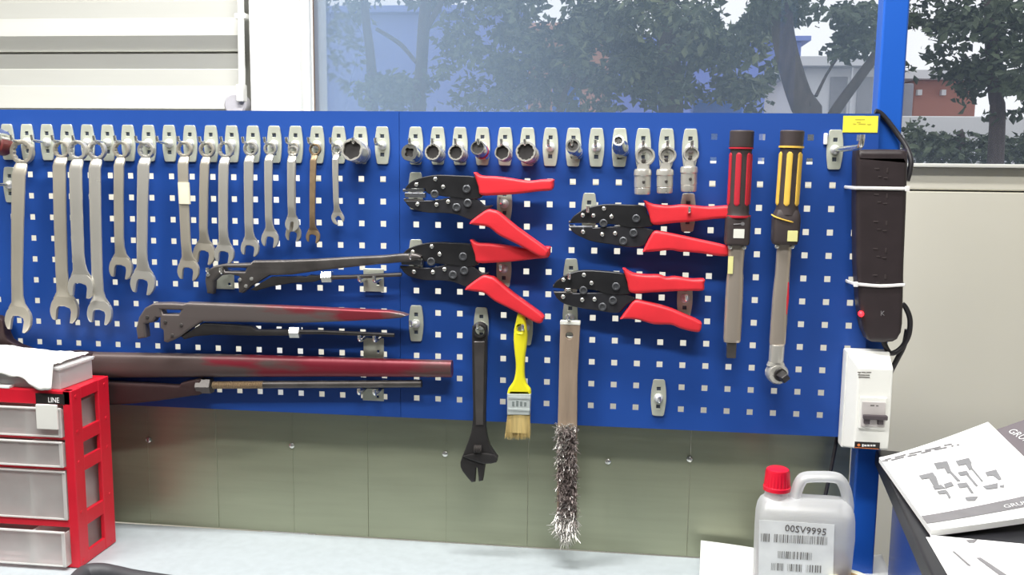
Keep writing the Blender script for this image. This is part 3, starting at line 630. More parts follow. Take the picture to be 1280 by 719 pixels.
b = MB(); hexnut(b, at(247, 482.3, Y), at(267, 482.3, Y)-at(247, 482.3, Y), .0145, .028); b.build('adjusting_nut', DARKST, t)
A0, A1 = at(266, 481.5, Y), at(330, 481, Y); pts, rd = [], []
for i in range(61): pts.append(A0.lerp(A1, i/60)); rd.append(.0072 if i % 2 else .0060)
MB().tube(pts, rd, 14).build('screw_thread', RUSTY, t)
MB().tube([at(329, 481, Y), at(420, 480.5, Y), at(527, 479.8, Y)], [.0066, .0066, .0066], 14).build('screw_lever', DARKST, t)
# ------------------------------------------------------------------ torque wrenches
def on(a, b_, f): return a.lerp(b_, f)
def torque(label, top, end, red):
    Y = -.036; ys = [p for p in ()]
    t = thing('torque_wrench', label, 'torque wrench', at(end[0], end[1], Y), 'torque wrenches')
    def ax(y): f = (y-top[1])/(end[1]-top[1]); return at(top[0]+(end[0]-top[0])*f, y, Y)
    s = pxs(top[0], 300, Y); X = lambda w: w*s/2
    return t, ax, X, s
def stripes(t, ax, s, ya, yb, R, m, angs):
    A, B = ax(ya), ax(yb); d = (B-A).normalized(); sx = d.cross(Vector((0, 1, 0))).normalized()
    if sx.x < 0: sx = -sx
    for a in angs:
        off = sx*math.sin(a)*R+Vector((0, -math.cos(a)*R, 0)); n = off.normalized(); tw = n.cross(d).normalized()
        w = R*.27
        MB().loft([(A+off*.97, tw*w*.4, n*R*.05), (A.lerp(B, .04)+off*.98, tw*w, n*R*.12), (A.lerp(B, .96)+off*.98, tw*w, n*R*.12), (B+off*.97, tw*w*.4, n*R*.05)], 12, 2.5).build('grip_stripe', m, t)
t, ax, X, s = torque('torque wrench with red grip stripes and a plain square end', (927.5, 165), (914, 447), True)
MB().tube([ax(163), ax(164.5), ax(183), ax(184.5)], [X(27), X(30), X(30), X(28)], 28).build('end_cap', DKGREY, t)
MB().tube([ax(184.3), ax(186.2)], [X(30.5)]*2, 28).build('red_ring', TWRED, t)
MB().tube([ax(186), ax(190), ax(258), ax(262), ax(266), ax(270)], [X(28), X(26.5), X(27), X(28), X(27), X(30)], 28).build('grip', DKGREY, t)
stripes(t, ax, s, 191, 257, X(27), TWRED, [i*PI/3-.28 for i in range(6)])
MB().tube([ax(269), ax(271), ax(272)], [X(31.5), X(32), X(31)], 28).build('scale_ring', TWRED, t)
MB().loft([(ax(y), Vector((X(w), 0, 0)), Vector((0, X(w*.85), 0))) for y, w in ((270, 29), (273, 31.5), (303, 31.5), (306, 28))], 20, 4).build('housing', DKGREY, t)
q = ax(291); MB().box(q+Vector((-.0075, -X(27.6), -.0075)), q+Vector((.0095, -X(26), .007)), .0005).build('scale_window', LABELW, t)
b = MB(); q = ax(279.5); b.tube([q+Vector((-.008, -X(27), -.0005)), q+Vector((.004, -X(27), .0005))], .0009, 6); b.lathe(q+Vector((.006, -X(26.8), .0008)), (0, -1, 0), [(0, .003), (.0004, .003), (.0005, 0)], 12); b.build('key_mark', PRINTG, t)
for dx in (-.011, .011): q = ax(308.5)+Vector((dx, -.008, 0)); MB().lathe(q, (0, -1, 0), [(-.004, .0034), (.003, .0034), (.004, .002), (.004, 0)], 14).build('side_screw', RIVET, t)
MB().loft([(ax(y), Vector((X(w), 0, 0)), Vector((0, X(w*.7), 0))) for y, w in ((304, 21), (340, 20), (348, 21.5), (360, 22.5), (424, 22.5), (427.5, 20.5))], 16, 2.8).build('shaft', TUBE, t)
MB().box(ax(447)+Vector((-.0078, -.0075, 0)), ax(426)+Vector((.0068, .0075, 0)), .0012).build('square_end', DARKST, t)
q = ax(331)+Vector((-.0095, -X(14.9), 0)); MB().box(q+Vector((-.0035, -.0008, -.014)), q+Vector((.0045, .0008, .014)), .0003).build('sticker', LABELY, t)
t, ax, X, s = torque('torque wrench with yellow grip stripes and a ratchet head', (990.5, 165), (969, 467), False)
MB().tube([ax(163), ax(164.5), ax(181), ax(183)], [X(27), X(30), X(29), X(29)], 28).build('end_cap', DKGREY, t)
MB().tube([ax(182.6), ax(185)], [X(31.5)]*2, 28).build('yellow_ring', TWYEL, t)
MB().tube([ax(185), ax(189), ax(258), ax(262), ax(268)], [X(28), X(27.5), X(28), X(28.5), X(30)], 28).build('grip', DKGREY, t)
stripes(t, ax, s, 190, 257, X(28), TWYEL, [i*PI/3-.22 for i in range(6)])
A, B = ax(274), ax(304)
MB().loft([(ax(y), Vector((X(w), 0, 0)), Vector((0, X(w*.85), 0))) for y, w in ((262, 28), (268, 33), (276, 35), (300, 34), (305, 30))], 20, 4).build('housing', DKGREY, t)
pts = [at(965-.3+x*33, 268.5+11*x**.7, -.036-X(30)-.0004+.012*(abs(x-.5)*2)**4) for x in [i/10 for i in range(11)]]
MB().tube(pts, .0012, 8).build('curved_band', TWYEL, t)
q = ax(294); MB().box(q+Vector((.001, -X(30.6), -.0085)), q+Vector((.0165, -X(28), .0085)), .0005).build('scale_window', LABELY, t)
for dx in (-.013, .011): q = ax(307.5)+Vector((dx, -.008, 0)); MB().lathe(q, (0, -1, 0), [(-.004, .0034), (.003, .0034), (.004, .002), (.004, 0)], 14).build('side_screw', RIVET, t)
MB().loft([(ax(y), Vector((X(w), 0, 0)), Vector((0, X(w*.7), 0))) for y, w in ((303, 19), (345, 18.5), (356, 20), (368, 21), (428, 21), (431, 19.5))], 16, 2.8).build('shaft', TUBE, t)
q0, q1 = ax(352), ax(392); MB().loft([(q0+Vector((X(15), -X(10), 0)), (X(2), 0, 0), (0, X(2), 0)), (q0.lerp(q1, .5)+Vector((X(16), -X(10), 0)), (X(4), 0, 0), (0, X(4.5), 0)), (q1+Vector((X(16), -X(10), 0)), (X(1.5), 0, 0), (0, X(3), 0))], 10, 2.2).build('red_mark', TWRED, t)
MB().tube([ax(430.5), ax(432), ax(452), ax(453)], [X(18), X(19.5), X(19.5), X(18)], 24).build('ferrule', SATIN, t)
hc = at(970, 466.5, -.036); R = X(28)
MB().loft([(ax(452.5), Vector((X(20), 0, 0)), Vector((0, X(17), 0))), (ax(457), Vector((X(24), 0, 0)), Vector((0, X(18), 0)))], 16, 3).lathe(hc+Vector((0, .011, 0)), (.12, -1, 0), [(0, R*.85), (.003, R), (.018, R), (.022, R*.86), (.022, .0001)], 30).build('ratchet_head', SATIN, t)
o = hc+Vector((.005, -.011, 0)); axd = Vector((.28, -1, -.05)).normalized()
b = MB().lathe(o, axd, [(0, R*.62), (.004, R*.6), (.0045, R*.4)], 24); b.lathe(o+axd*.0045, axd, [(0, R*.52), (.016, R*.50), (.018, R*.38)], 4); b.build('square_drive', BLACKST, t)
# ------------------------------------------------------------------ adjustable wrench, paint brush, wire brush
Y = -.027
t = thing('adjustable_wrench', 'black adjustable wrench hanging jaw down between pipe wrench tip and paint brush', 'adjustable wrench', at(598, 600, Y))
s = pxs(600, 413, Y); A = at(600, 413, Y)
rim = [(590.6, 414), (592, 407), (597, 403), (603, 403), (608, 407), (609.6, 414), (608.8, 470), (607.5, 520), (608.5, 540), (612.5, 556), (620, 567), (622, 575.5), (607.5, 577.5), (604, 600), (599, 601), (597.2, 584), (595.5, 584), (594.5, 601.5), (590, 602), (578.5, 588), (576, 577), (582, 561), (589, 541), (591.8, 520), (591, 470)]
MB().flat([smooth2(xz(rim, Y), 2, keep=(10, 11, 12, 13, 14, 15, 16, 17, 18)), circ(A.x, A.z, 6.2*s, 20)], Y-.007, Y+.007, .003, 2).build('handle', BLACKST, t)
MB().lathe(A+Vector((0, -.0065, 0)), (0, -1, 0), [(0, 6.3*s), (0, 9.*s), (.003, 8.6*s), (.003, 6.5*s), (0, 6.3*s)], 24).build('hang_eye', BLACKST, t)
MB().flat([xz([(593.5, 426), (606.5, 426), (604.8, 530), (595.8, 530)], Y)], Y-.0085, Y-.0065, .0006, 1).build('web_panel', DARKST, t)
MB().flat([smooth2(xz([(580, 568.5), (600, 564.5), (619, 567), (621.5, 576), (606, 578), (590, 573)], Y), 2)], Y-.0105, Y+.009, .002, 2).build('sliding_jaw_slot', BLACKST, t)
q = at(597.5, 561.5, Y-.006); pts = []; rd = []
for i in range(13): pts.append(q+Vector((-.0065+.013*i/12, 0, 0))); rd.append(.0082 if i % 2 else .0070)
MB().tube(pts, rd, 16).build('knurl', DARKST, t)
Y = -.024
t = thing('paint_brush', 'yellow handled flat paint brush hanging bristles down', 'paint brush', at(648, 549, Y))
s = pxs(651, 411, Y); A = at(651, 411, Y)
rim = [(648.5, 389), (645.5, 399), (643, 412), (642.2, 424), (643.5, 440), (645, 454), (644.5, 466), (641.5, 477), (636, 485), (634.3, 491.5), (664, 492), (663.5, 486), (658.5, 479), (656, 468), (656.5, 448), (658.8, 430), (659.5, 418), (657.8, 404), (655, 392), (652, 388)]
MB().flat([smooth2(xz(rim, Y), 3, keep=(9, 10)), circ(A.x, A.z, 3.9*s, 16)], Y-.0075, Y+.0065, .0045, 3).build('handle', BRYEL, t)
MB().flat([xz([(634.6, 491), (664, 491.5), (662.8, 517.5), (634.5, 517)], Y)], Y-.009, Y+.008, .002, 2).box(at(635, 498.3, Y-.0098), at(663.3, 496.6, Y-.008), 0).box(at(635, 513, Y-.0098), at(662.6, 511.4, Y-.008), 0).build('ferrule', FERR, t)
b = MB()
for (x0, x1, y, ang, h) in ((640, 643, 508, 0, 8), (645, 648, 508, 0, 9), (650, 653, 508, 0, 8), (655, 658, 508, 0, 7)): b.box(at(x0, y, Y-.0094), at(x1, y-h*.8, Y-.0088), .0002, 1)
b.build('stamped_mark', mat('stamp', (150, 160, 158), .4, .5), t)
b = MB(); b.loft([(at(649, 516, Y), ((at(663, 516, Y)-at(634.5, 516, Y)).length/2*Vector((1, 0, 0))), (0, .0075, 0)), (at(648, 540, Y), Vector((.0185, 0, 0)), (0, .007, 0))], 16, 3)
for i in range(420):
    u = random.uniform(-1, 1); v = random.uniform(-1, 1); a = at(648.7+u*13.6, 517+random.uniform(0, 2), Y); e = at(647+u*15.5+random.gauss(0, .8), 545+random.uniform(0, 5)-abs(u)*1.5, Y)
    a.y += v*.0068; e.y += v*.0072; b.tube([a, a.lerp(e, .6)+Vector((0, 0, 0)), e], [.0006, .0005, .0002], 4, cap=False)
tag(b.build('bristles', BRIST, t), kind='stuff')
Y = -.022
t = thing('wire_brush', 'wooden-backed wire brush with frayed steel bristles hanging over the splashback', 'wire brush', at(707, 686, Y))
s = pxs(712, 420, Y); A = at(712, 419, Y)
MB().flat([xz([(700.5, 403), (725.5, 403.5), (722, 470), (720.5, 660), (696, 660), (697.5, 530)], Y), circ(A.x, A.z, 4.5*s, 18)], Y-.006, Y+.006, .0014, 2).build('back', WBACK, t)
p0, p1 = at(700.3, 402.5, Y), at(725.7, 402.5, Y); MB().box(p0+Vector((0, -.0065, -.0035)), p1+Vector((0, .0065, .002)), .001).build('end_cap', LABELW, t)
b = MB()
def wire(mb, px, py, L, spread, down, r=.00055):
    a = at(px, py, Y-.006); d = Vector((random.gauss(0, spread), -1+random.uniform(-.1, .3), random.gauss(down, spread))).normalized()
    c = a+d*L*.6; e = c+(d+Vector((random.gauss(0, .5), random.gauss(0, .3), random.gauss(-.25, .5)))).normalized()*L*.5
    mb.tube([a, c, e], [r, r, r*.6], 4, cap=False)
for i in range(1500): wire(b, random.uniform(698, 720), random.uniform(534, 661), random.uniform(.008, .017), .35, -.15)
b.cur = 0
tag(b.build('dull_bristles', WIRE2, t), kind='stuff')
b = MB()
for i in range(170): wire(b, random.uniform(697, 706), random.uniform(532, 575), random.uniform(.010, .018), .55, -.1, .0006)
for i in range(60): wire(b, random.uniform(697, 721), random.uniform(530, 538), random.uniform(.008, .013), .5, .2, .0006)
for i in range(150): wire(b, random.uniform(697, 720), random.uniform(535, 660), random.uniform(.010, .02), .6, -.1, .0005)
for i in range(330): wire(b, random.uniform(696, 719), random.uniform(640, 662), random.uniform(.012, .026), .55, -.9, .0006)
for i in range(60): wire(b, random.uniform(704, 713), random.uniform(655, 663), random.uniform(.024, .032), .18, -2.2, .0005)
tag(b.build('bright_bristles', WIRE1, t), 'frayed bright steel bristles', kind='stuff')
# ------------------------------------------------------------------ sticker, power strip, breaker
def onboard(x0, y0, x1, y1, Y0, Y1, bev=.0): a = at(x0, y1, Y0); c = at(x1, y0, Y0); return MB().box((a.x, Y0, a.z), (c.x, Y1, c.z), bev)
a = at(1053, 165.5, 0); c = at(1098, 145, 0)
t = thing('sticker', 'yellow rectangular sticker at the upper corner of the blue board', 'sticker', (a.x, -.001, a.z))
MB().box((a.x, -.0008, a.z), (c.x, -.0001, c.z), 0).build('sheet', STICK, t, smooth=False)
b = MB()
for x, y, w in ((1069, 149.5, 12), (1066, 155, 3.5), (1073, 155, 9), (1084, 155.5, 5), (1071, 153, 5)): q = at(x, y, -.001); k = pxs(x, y, 0); b.box(q+Vector((0, 0, -.0007)), q+Vector((w*k, .0002, .0007)), 0)
b.build('print', INKY, t, smooth=False)
YP0, YP1 = -.042, -.001
t = thing('power_strip', 'black power strip tied upright to the end of the blue board with white ties', 'power strip', at(1100, 428, -.02))
o = [(1071, 198), (1074, 190), (1080, 187), (1126, 187), (1133, 190), (1136, 198), (1131, 330), (1129, 405), (1125, 420), (1117, 428), (1090, 428), (1083, 420), (1077, 400), (1071, 330)]
MB().flat([smooth2(xz(o, YP0), 2)], YP0, YP1, .007, 3).build('housing', BLKPL, t)
for i, y in enumerate((216, 248, 282, 316, 349)):
    for dx in ((0,)):
        q = at(1102.5-(y-216)*.02, y, YP0); b = MB()
        for (u, v, w, h) in ((-.008, .006, .007, .0022), (.008, .004, .0022, .007), (-.003, -.006, .005, .0018), (.006, -.008, .006, .0018)):
            b.box(q+Vector((u-w/2, -.0009, v-h/2)), q+Vector((u+w/2, .001, v+h/2)), .0004)
        b.build('outlet', DKGREY, t)
q = at(1103.5, 391.5, YP0); b = MB(); b.text('K', Matrix.Translation(q+Vector((-.004, -.0006, -.004))) @ Matrix.Rotation(PI/2, 4, 'X'), .011); b.build('emblem', PRINTG, t, smooth=False)
q = at(1079, 391, YP0+.004); MB().box(q+Vector((-.005, -.002, -.010)), q+Vector((.004, .006, .012)), .0015).build('switch', BLKPL, t)
q = at(1077, 392.5, YP0); MB().lathe(q+Vector((0, .004, 0)), (-.2, -1, 0), [(0, .0045), (.007, .0042), (.0095, .002), (.010, 0)], 16).build('indicator_light', LED, t)
def tie(y, label):
    o = []; xa, xb = (1068.5, 1134.5) if y < 300 else (1070, 1131); w = .0026
    A, B = at(xa, y, YP0-.0015), at(xb, y+1, YP0-.0015)
    t = thing('cable_tie', label, 'cable tie', A, 'white cable ties round the power strip')
    path = spline3([(A.x-.006, .0, A.z), (A.x-.004, YP0*.5, A.z), (A.x, YP0, A.z), (A.x+.006, YP0-.0016, A.z), ((A.x+B.x)/2, YP0-.0018, (A.z+B.z)/2-(.002 if y > 300 else 0)), (B.x-.006, YP0-.0016, B.z), (B.x, YP0, B.z), (B.x+.003, YP0*.5, B.z), (B.x+.003, .002, B.z)], 4)
    MB().tube(path, w, 8, squash=(.5, .5, 1)).build('strap', TIE, t)
    q = A if y > 300 else B
    MB().box((q.x-.004, YP0-.004, q.z-.004), (q.x+.003, YP0, q.z+.004), .001).build('lock', TIE, t)
tie(235, 'white cable tie round the upper part of the black power strip'); tie(355.5, 'white cable tie round the lower part of the black power strip, near its light')
c = spline3([at(1094, 139, .010), at(1101, 142, .011), at(1111, 153, .010), at(1123, 169, .006), at(1133, 184, -.002), at(1138.5, 200, -.012), at(1137, 215, -.016), at(1134, 226, -.018)], 8)
tag(MB().tube(c, .0042, 12).build('black_cable', CABLE), 'black cable curving over the board corner down beside the power strip', 'cable')
c = spline3([at(1128, 380, -.02), at(1133, 386, -.02), at(1137.5, 400, -.018), at(1136, 418, -.016), at(1129, 432, -.014), at(1120, 440, -.016), at(1112, 441, -.018), at(1106, 431, -.02), at(1104, 425, -.02)], 8)
t = tag(MB().tube(c, .0042, 12).build('black_cable', CABLE), 'black cable loop from the lower end of the power strip to the breaker', 'cable')
c = spline3([at(1134, 412, -.008), at(1130, 432, -.006), at(1121, 450, -.004), at(1113, 466, -.004), at(1111, 474, -.004)], 6)
MB().tube(c, .0042, 12).build('branch', CABLE, t)
c = spline3([at(1047, 543, .018), at(1042, 570, .012), at(1037, 595, .01), at(1032, 618, .008), at(1026, 650, .0), at(1022, 690, -.01)], 6)
tag(MB().tube(c, .0032, 10).build('black_cable', CABLE), 'thin black cable running down from the board edge behind the canister', 'cable')
# breaker box
YB0, YB1 = -.058, -.002
t = thing('breaker_box', 'white single breaker enclosure on the lower corner of the board', 'breaker', at(1080, 565, -.03))
A = at(1063, 566, YB0); B = at(1112, 447, YB0); k = Vector((0, 0, 0))
def frus(mb, a0, a1, y0, b0, b1, y1):
    vs = [(a0[0], y0, a0[1]), (a1[0], y0, a0[1]), (a1[0], y0, a1[1]), (a0[0], y0, a1[1]), (b0[0], y1, b0[1]), (b1[0], y1, b0[1]), (b1[0], y1, b1[1]), (b0[0], y1, b1[1])]
    bm = bmesh.new(); V = [bm.verts.new(v) for v in vs]
    for f in ((0, 1, 2, 3), (7, 6, 5, 4), (0, 4, 5, 1), (1, 5, 6, 2), (2, 6, 7, 3), (3, 7, 4, 0)): bm.faces.new([V[i] for i in f])
    bmesh.ops.recalc_face_normals(bm, faces=bm.faces)
    bmesh.ops.bevel(bm, geom=bm.edges[:], offset=.003, segments=2, affect='EDGES', profile=.5); mb.bm(bm)
xa, xb = at(1053, 500, -.02).x, at(1109.5, 500, -.03).x; za, zb = at(1080, 566, YB0).z, at(1080, 446, YB0).z
b = MB(); frus(b, (xa, za-.002), (xb, zb+.003), YB1, (xa, za-.002), (xb, zb+.003), -.030)
frus(b, (xa+.001, za), (xb-.001, zb+.002), -.0295, (xa+.014, za+.006), (xb-.001, zb-.018), YB0)
b.build('enclosure', WHITEPL, t)
xm0, xm1 = at(1073.5, 515, YB0).x, at(1107.5, 515, YB0).x; zm0, zm1 = at(1090, 536, YB0).z, at(1090, 496, YB0).z
MB().box((xm0, YB0-.004, zm0), (xm1, YB0+.004, zm1), .002).build('window_bezel', WHITEPL, t)
MB().box((xm0+.003, YB0-.006, zm0+.004), (xm1-.002, YB0, zm1-.007), .0015).build('breaker', GREYPL, t)
q = at(1092, 522, YB0); b = MB(); b.box((xm0+.005, YB0-.013, q.z-.001), (xm1+.0005, YB0-.004, q.z+.006), .0015)
b.box((xm0+.007, YB0-.010, q.z-.009), (xm0+.016, YB0-.004, q.z), .001).box((xm1-.014, YB0-.010, q.z-.009), (xm1-.005, YB0-.004, q.z), .001); b.build('toggle', TOGG, t)
b = MB()
for x, y, w in ((1088, 507, 5), (1095, 507.5, 3)): q = at(x, y, YB0-.0062); b.box(q+Vector((0, 0, -.0009)), q+Vector((w*.00125, .0003, .0009)), 0)
for x, y, w in ((1072, 465.5, 4), (1077, 465.5, 5), (1083, 465.5, 6), (1072.5, 468.7, 9), (1082, 469, 5), (1073, 471.5, 14)): q = at(x, y, YB0-.0001); b.box(q+Vector((0, -.0003, -.0007)), q+Vector((w*.00125, .0003, .0007)), 0)
b.build('print', INK, t, smooth=False)
q = at(1101.5, 454.5, -.044); MB().lathe(q, (0, -1, .4), [(-.003, .0032), (.0008, .003), (.001, 0)], 12).build('screw', TOGG, t)
A = at(1068, 560.5, YB0-.0003); B = at(1100, 553.5, YB0-.0003)
lb = MB().box((A.x, YB0-.0005, A.z), (B.x, YB0+.0002, B.z), 0).build('name_label', BLACKL, t, smooth=False)
b = MB()
for x, w, h in ((1077.5, 2, .0022), (1080.2, 3, .0014), (1084, 3, .0014), (1088, 2.4, .0014), (1091.2, 3, .0014)): q = at(x, 557, YB0-.0006); b.box(q+Vector((0, -.0002, -h)), q+Vector((w*.00125, .0003, h)), 0)
b.build('lettering', PRINTL, lb, smooth=False)
q = at(1073.5, 556.6, YB0-.0006); MB().lathe(q, (0, -1, 0), [(0, .0024), (.0003, .0022), (.0004, 0)], 14).add([q+Vector((-.006, -.0001, -.0045)), q+Vector((.031, -.0001, -.0055)), q+Vector((.031, -.0001, -.0045)), q+Vector((-.006, -.0001, -.0035))], [(0, 1, 2, 3)]).build('orange_mark', ORANGE, lb, smooth=False)
# ------------------------------------------------------------------ red drawer cabinet
bk = atz(146, 678, ZB); fr = atz(98, 711, ZB); CX1 = bk.x-.001; CYB = bk.y; CYF = fr.y; CX0 = CX1-.265
ztop = at(85, 489, CYF).z; Zc = lambda y: at(40, y, CYF).z
t = thing('drawer_cabinet', 'small red plastic cabinet with four clear drawers on the bench', 'drawer cabinet', ((CX0+CX1)/2, (CYB+CYF)/2, ZB))
b = MB(); pw = .017; D = CYB-CYF
for xs_ in ((CX0, CX0+.008), (CX1-.008, CX1)):
    b.box((xs_[0], CYF, ZB+.001), (xs_[1], CYF+D*.25, ztop), .0015).box((xs_[0], CYB-D*.30, ZB+.001), (xs_[1], CYB, ztop), .0015)
    for za_, zb_ in ((ztop-.020, ztop), (Zc(548)-.012, Zc(548)+.012), (Zc(584)-.012, Zc(584)+.012), (Zc(652)-.012, Zc(652)+.013), (ZB+.001, ZB+.022)):
        b.box((xs_[0]+.0008, CYF+D*.2, za_), (xs_[1]-.0008, CYB-D*.25, zb_), .001)
for x0, x1 in ((CX0, CX0+.014), (CX1-.016, CX1-.0005)): b.box((x0, CYF-.0005, ZB+.001), (x1, CYF+.012, ztop), .0015)
b.box((CX0+.003, CYF-.0005, Zc(505)), (CX1-.002, CYF+.012, ztop), .0015)
b.box((CX0+.003, CYF, ztop-.006), (CX1-.003, CYB, ztop-.001), .001)
for y0, y1 in ((545, 548.5), (582, 586), (648, 657)): b.box((CX0+.003, CYF, Zc(y1)), (CX1-.003, CYB, Zc(y0)), .001)
b.box((CX0+.003, CYF, ZB+.001), (CX1-.003, CYB, ZB+.006), .001); b.box((CX0+.003, CYB-.004, ZB+.001), (CX1-.003, CYB-.001, ztop), 0)
b.build('frame', REDPL, t, smooth=False)
b = MB()
for y in (496, 540, 578, 640, 700):
    for yy in (CYF+.012, CYB-.014): q = Vector((CX1, yy, Zc(y))); b.lathe(q, (1, 0, 0), [(-.001, .0035), (.0008, .0032), (.0012, 0)], 12)
b.build('joint_button', REDPL, t)
for i, (y0, y1, out, div) in enumerate(((508, 544.5, .004, 44.5/80), (549.5, 581.5, .005, .56), (587, 647.5, .001, .42), (659, 719.5, .012, .30))):
    z1, z0 = Zc(y0), max(Zc(y1), ZB+.007); xa, xb = CX0+.016, CX1-.0175; yf = CYF-out; b = MB(); w = .002
    b.box((xa, yf, z0), (xb, yf+w, z1), .0008).box((xa, yf+w, z0), (xa+w, CYB-.006, z1-.003), 0).box((xb-w, yf+w, z0), (xb, CYB-.006, z1-.003), 0)
    b.box((xa, yf+w, z0), (xb, CYB-.006, z0+w), 0).box((xa, CYB-.006-w, z0), (xb, CYB-.006, z1-.003), 0)
    d = b.build('drawer', DRAW, t, smooth=False)
    xd = CX1-.0175-(CX1-CX0-.033)*.28
    b = MB().box((xd-.0015, yf+w, z0+w), (xd+.0015, CYB-.009, z1-.005), 0).box((xa, yf-.003, z1-.003), (xb, yf+.001, z1), .001).box((xb-.006, yf-.0015, z0), (xb, yf+.001, z1), .0008).box((xa, yf-.0015, z0), (xb, yf+.001, z0+.003), .0005)
    b.build('rim_and_divider', RIMP, d, smooth=False)
    if i == 0:
        q = at(47, 536, yf-.004); q2 = at(75, 507, yf-.004); MB().box((q.x, yf-.007, q.z), (min(q2.x, xb-.003), yf-.0025, q2.z+.001), .0015).build('label_tab', WHITEPL, d)
    else:
        q = Vector(((xa+xb)/2+.04, yf, (z0+z1)/2-.004))
a = at(45, 504.5, CYF-.0012); c = at(80, 493, CYF-.0012)
lb = MB().box((a.x, CYF-.0014, a.z), (c.x, CYF-.0006, c.z), 0).build('black_label', BLACKL, t, smooth=False)
q = at(60, 503, CYF-.0016); MB().text('LINE', Matrix.Translation(q) @ Matrix.Rotation(PI/2, 4, 'X'), .0125, sx=.8).build('lettering', PRINTL, lb, smooth=False)
# tub and bag on top of it
M = Matrix.Translation(Vector((.026, -.098, ztop))) @ Matrix.Rotation(-.06, 4, 'Z')
t = thing('plastic_tub', 'shallow clear plastic tub lying on the red drawer cabinet under a white bag', 'tub', M.translation)
b = MB(); hx, hy, hz, w = .108, .044, .036, .002
b.box((-hx, -hy, .0005), (hx, hy, .0025), 0, M=M)
for a_, c_ in (((-hx, -hy, .0025), (hx, -hy+w, hz)), ((-hx, hy-w, .0025), (hx, hy, hz)), ((-hx, -hy+w, .0025), (-hx+w, hy-w, hz)), ((hx-w, -hy+w, .0025), (hx, hy-w, hz))): b.box(a_, c_, 0, M=M)
b.box((-hx-.003, -hy-.003, hz-.003), (hx+.003, -hy, hz), .001, M=M).box((hx, -hy-.003, hz-.003), (hx+.003, hy+.003, hz), .001, M=M).box((-hx-.003, hy, hz-.003), (hx+.003, hy+.003, hz), .001, M=M)
b.build('tub_shell', TUBC, t, smooth=False)
MB().box((-hx-.004, -hy-.004, hz+.0003), (hx+.004, hy+.004, hz+.0025), .001, M=M).build('lid', TUBC, t)
bm = bmesh.new(); bmesh.ops.create_grid(bm, x_segments=60, y_segments=34, size=1.)
for v in bm.verts:
    u, w_ = v.co.x, v.co.y
    x = u*.110-.008; y = w_*.066-.020
    z = hz+.0088+.009*max(0, .6-u)**1.3*(1-.5*abs(w_))+.003*noise.noise(Vector((u*4, w_*3, 1)))+.0018*noise.noise(Vector((u*11, w_*9, 5)))
    over = max(0, -(y+hy+.005+.012*max(0, u-.5)*0))
    if over > 0: y = -hy-.006-.25*over+.003*noise.noise(Vector((u*7, 3, 2))); z -= over*1.25*(.75+.6*noise.noise(Vector((u*3.2, .3, 8))))
    v.co = M @ Vector((x, y, z+(.001 if over > 0 else 0)))
b = MB(); b.bm(bm)
o = b.build('plastic_bag', BAGW); tag(o, 'crumpled white plastic bag draped over the front of the clear tub', 'bag')
sm = o.modifiers.new('s', 'SOLIDIFY'); sm.thickness = .0012
tag(MB().box(Vector((CX0+.0, CYF-.001, ztop+.0002)), Vector((at(12, 485, CYF).x, CYF+.02, ztop+.004)), .0005).build('paper_slip', PAPER), 'small white paper slip under the tub on the red cabinet', 'paper')
# dark tool handle at the lower frame edge
c = spline3([atz(88, 735, ZB+.014), atz(104, 719, ZB+.014), atz(122, 715, ZB+.014), atz(142, 716, ZB+.014), atz(170, 722, ZB+.014), atz(230, 731, ZB+.012), atz(300, 742, ZB+.012)], 8)
t = tag(MB().tube(c, [.012+.003*math.sin(PI*min(1, i/24)) for i in range(len(c))], 16).build('tool_grip', RUBBER), 'dark grey rubber tool grip lying on the bench in front of the red cabinet', 'tool handle')
# ------------------------------------------------------------------ canister
Yc0, Yc1 = -.118, -.040; Yc = -.079
t = thing('jerry_can', 'milky plastic canister with red cap and barcode label on the bench', 'canister', ((at(1003, 700, Yc).x), (Yc0+Yc1)/2, ZB))
zb_ = ZB+.001
def zpt(px, py): q = at(px, py, Yc); return (q.x, q.z)
pl = zpt(943, 719); pr_ = zpt(1061, 719)
ym_ = (Yc0+Yc1)/2; secs = []
def sec(z, xl, xr, d): secs.append((Vector(((xl+xr)/2, ym_, z)), Vector(((xr-xl)/2, 0, 0)), Vector((0, d, 0))))
def zc(py): return at(1000, py, Yc).z
xa_, xb_ = at(942.5, 719, Yc).x, at(1060, 719, Yc).x; D_ = (Yc1-Yc0)/2
sec(zb_, xa_+.008, xb_-.010, D_-.008); sec(zb_+.004, xa_+.002, xb_-.003, D_-.002); sec(zb_+.012, xa_, xb_, D_)
sec(zc(719), xa_, xb_, D_); sec(zc(690), at(943.5, 690, Yc).x, at(1063, 690, Yc).x, D_); sec(zc(664), at(944.5, 664, Yc).x, at(1066, 664, Yc).x, D_)
sec(zc(644), at(945.5, 650, Yc).x, at(1066, 650, Yc).x, D_-.001); sec(zc(634), at(947.5, 642, Yc).x, at(1065, 642, Yc).x, D_-.005); sec(zc(627), at(950.5, 636, Yc).x, at(1062, 636, Yc).x, D_-.012)
sec(zc(622), at(955, 632, Yc).x, at(1057, 632, Yc).x, D_-.021); sec(zc(620), at(964, 630, Yc).x, at(1048, 630, Yc).x, D_-.030)
MB().loft(secs, 48, 5.).build('bottle', JERRY, t, ang=60)
ym = (Yc0+Yc1)/2
hp = spline3([at(991, 636, ym), at(994.5, 618, ym), at(1000, 603, ym), at(1007, 597, ym), at(1026, 596, ym), at(1043, 597, ym), at(1051, 601, ym), at(1057, 613, ym), at(1060, 630, ym), at(1059, 645, ym)], 5)
MB().tube(hp, [.0088]*len(hp), 16, squash=(1, 1.55, .95)).build('handle', JERRY, t)
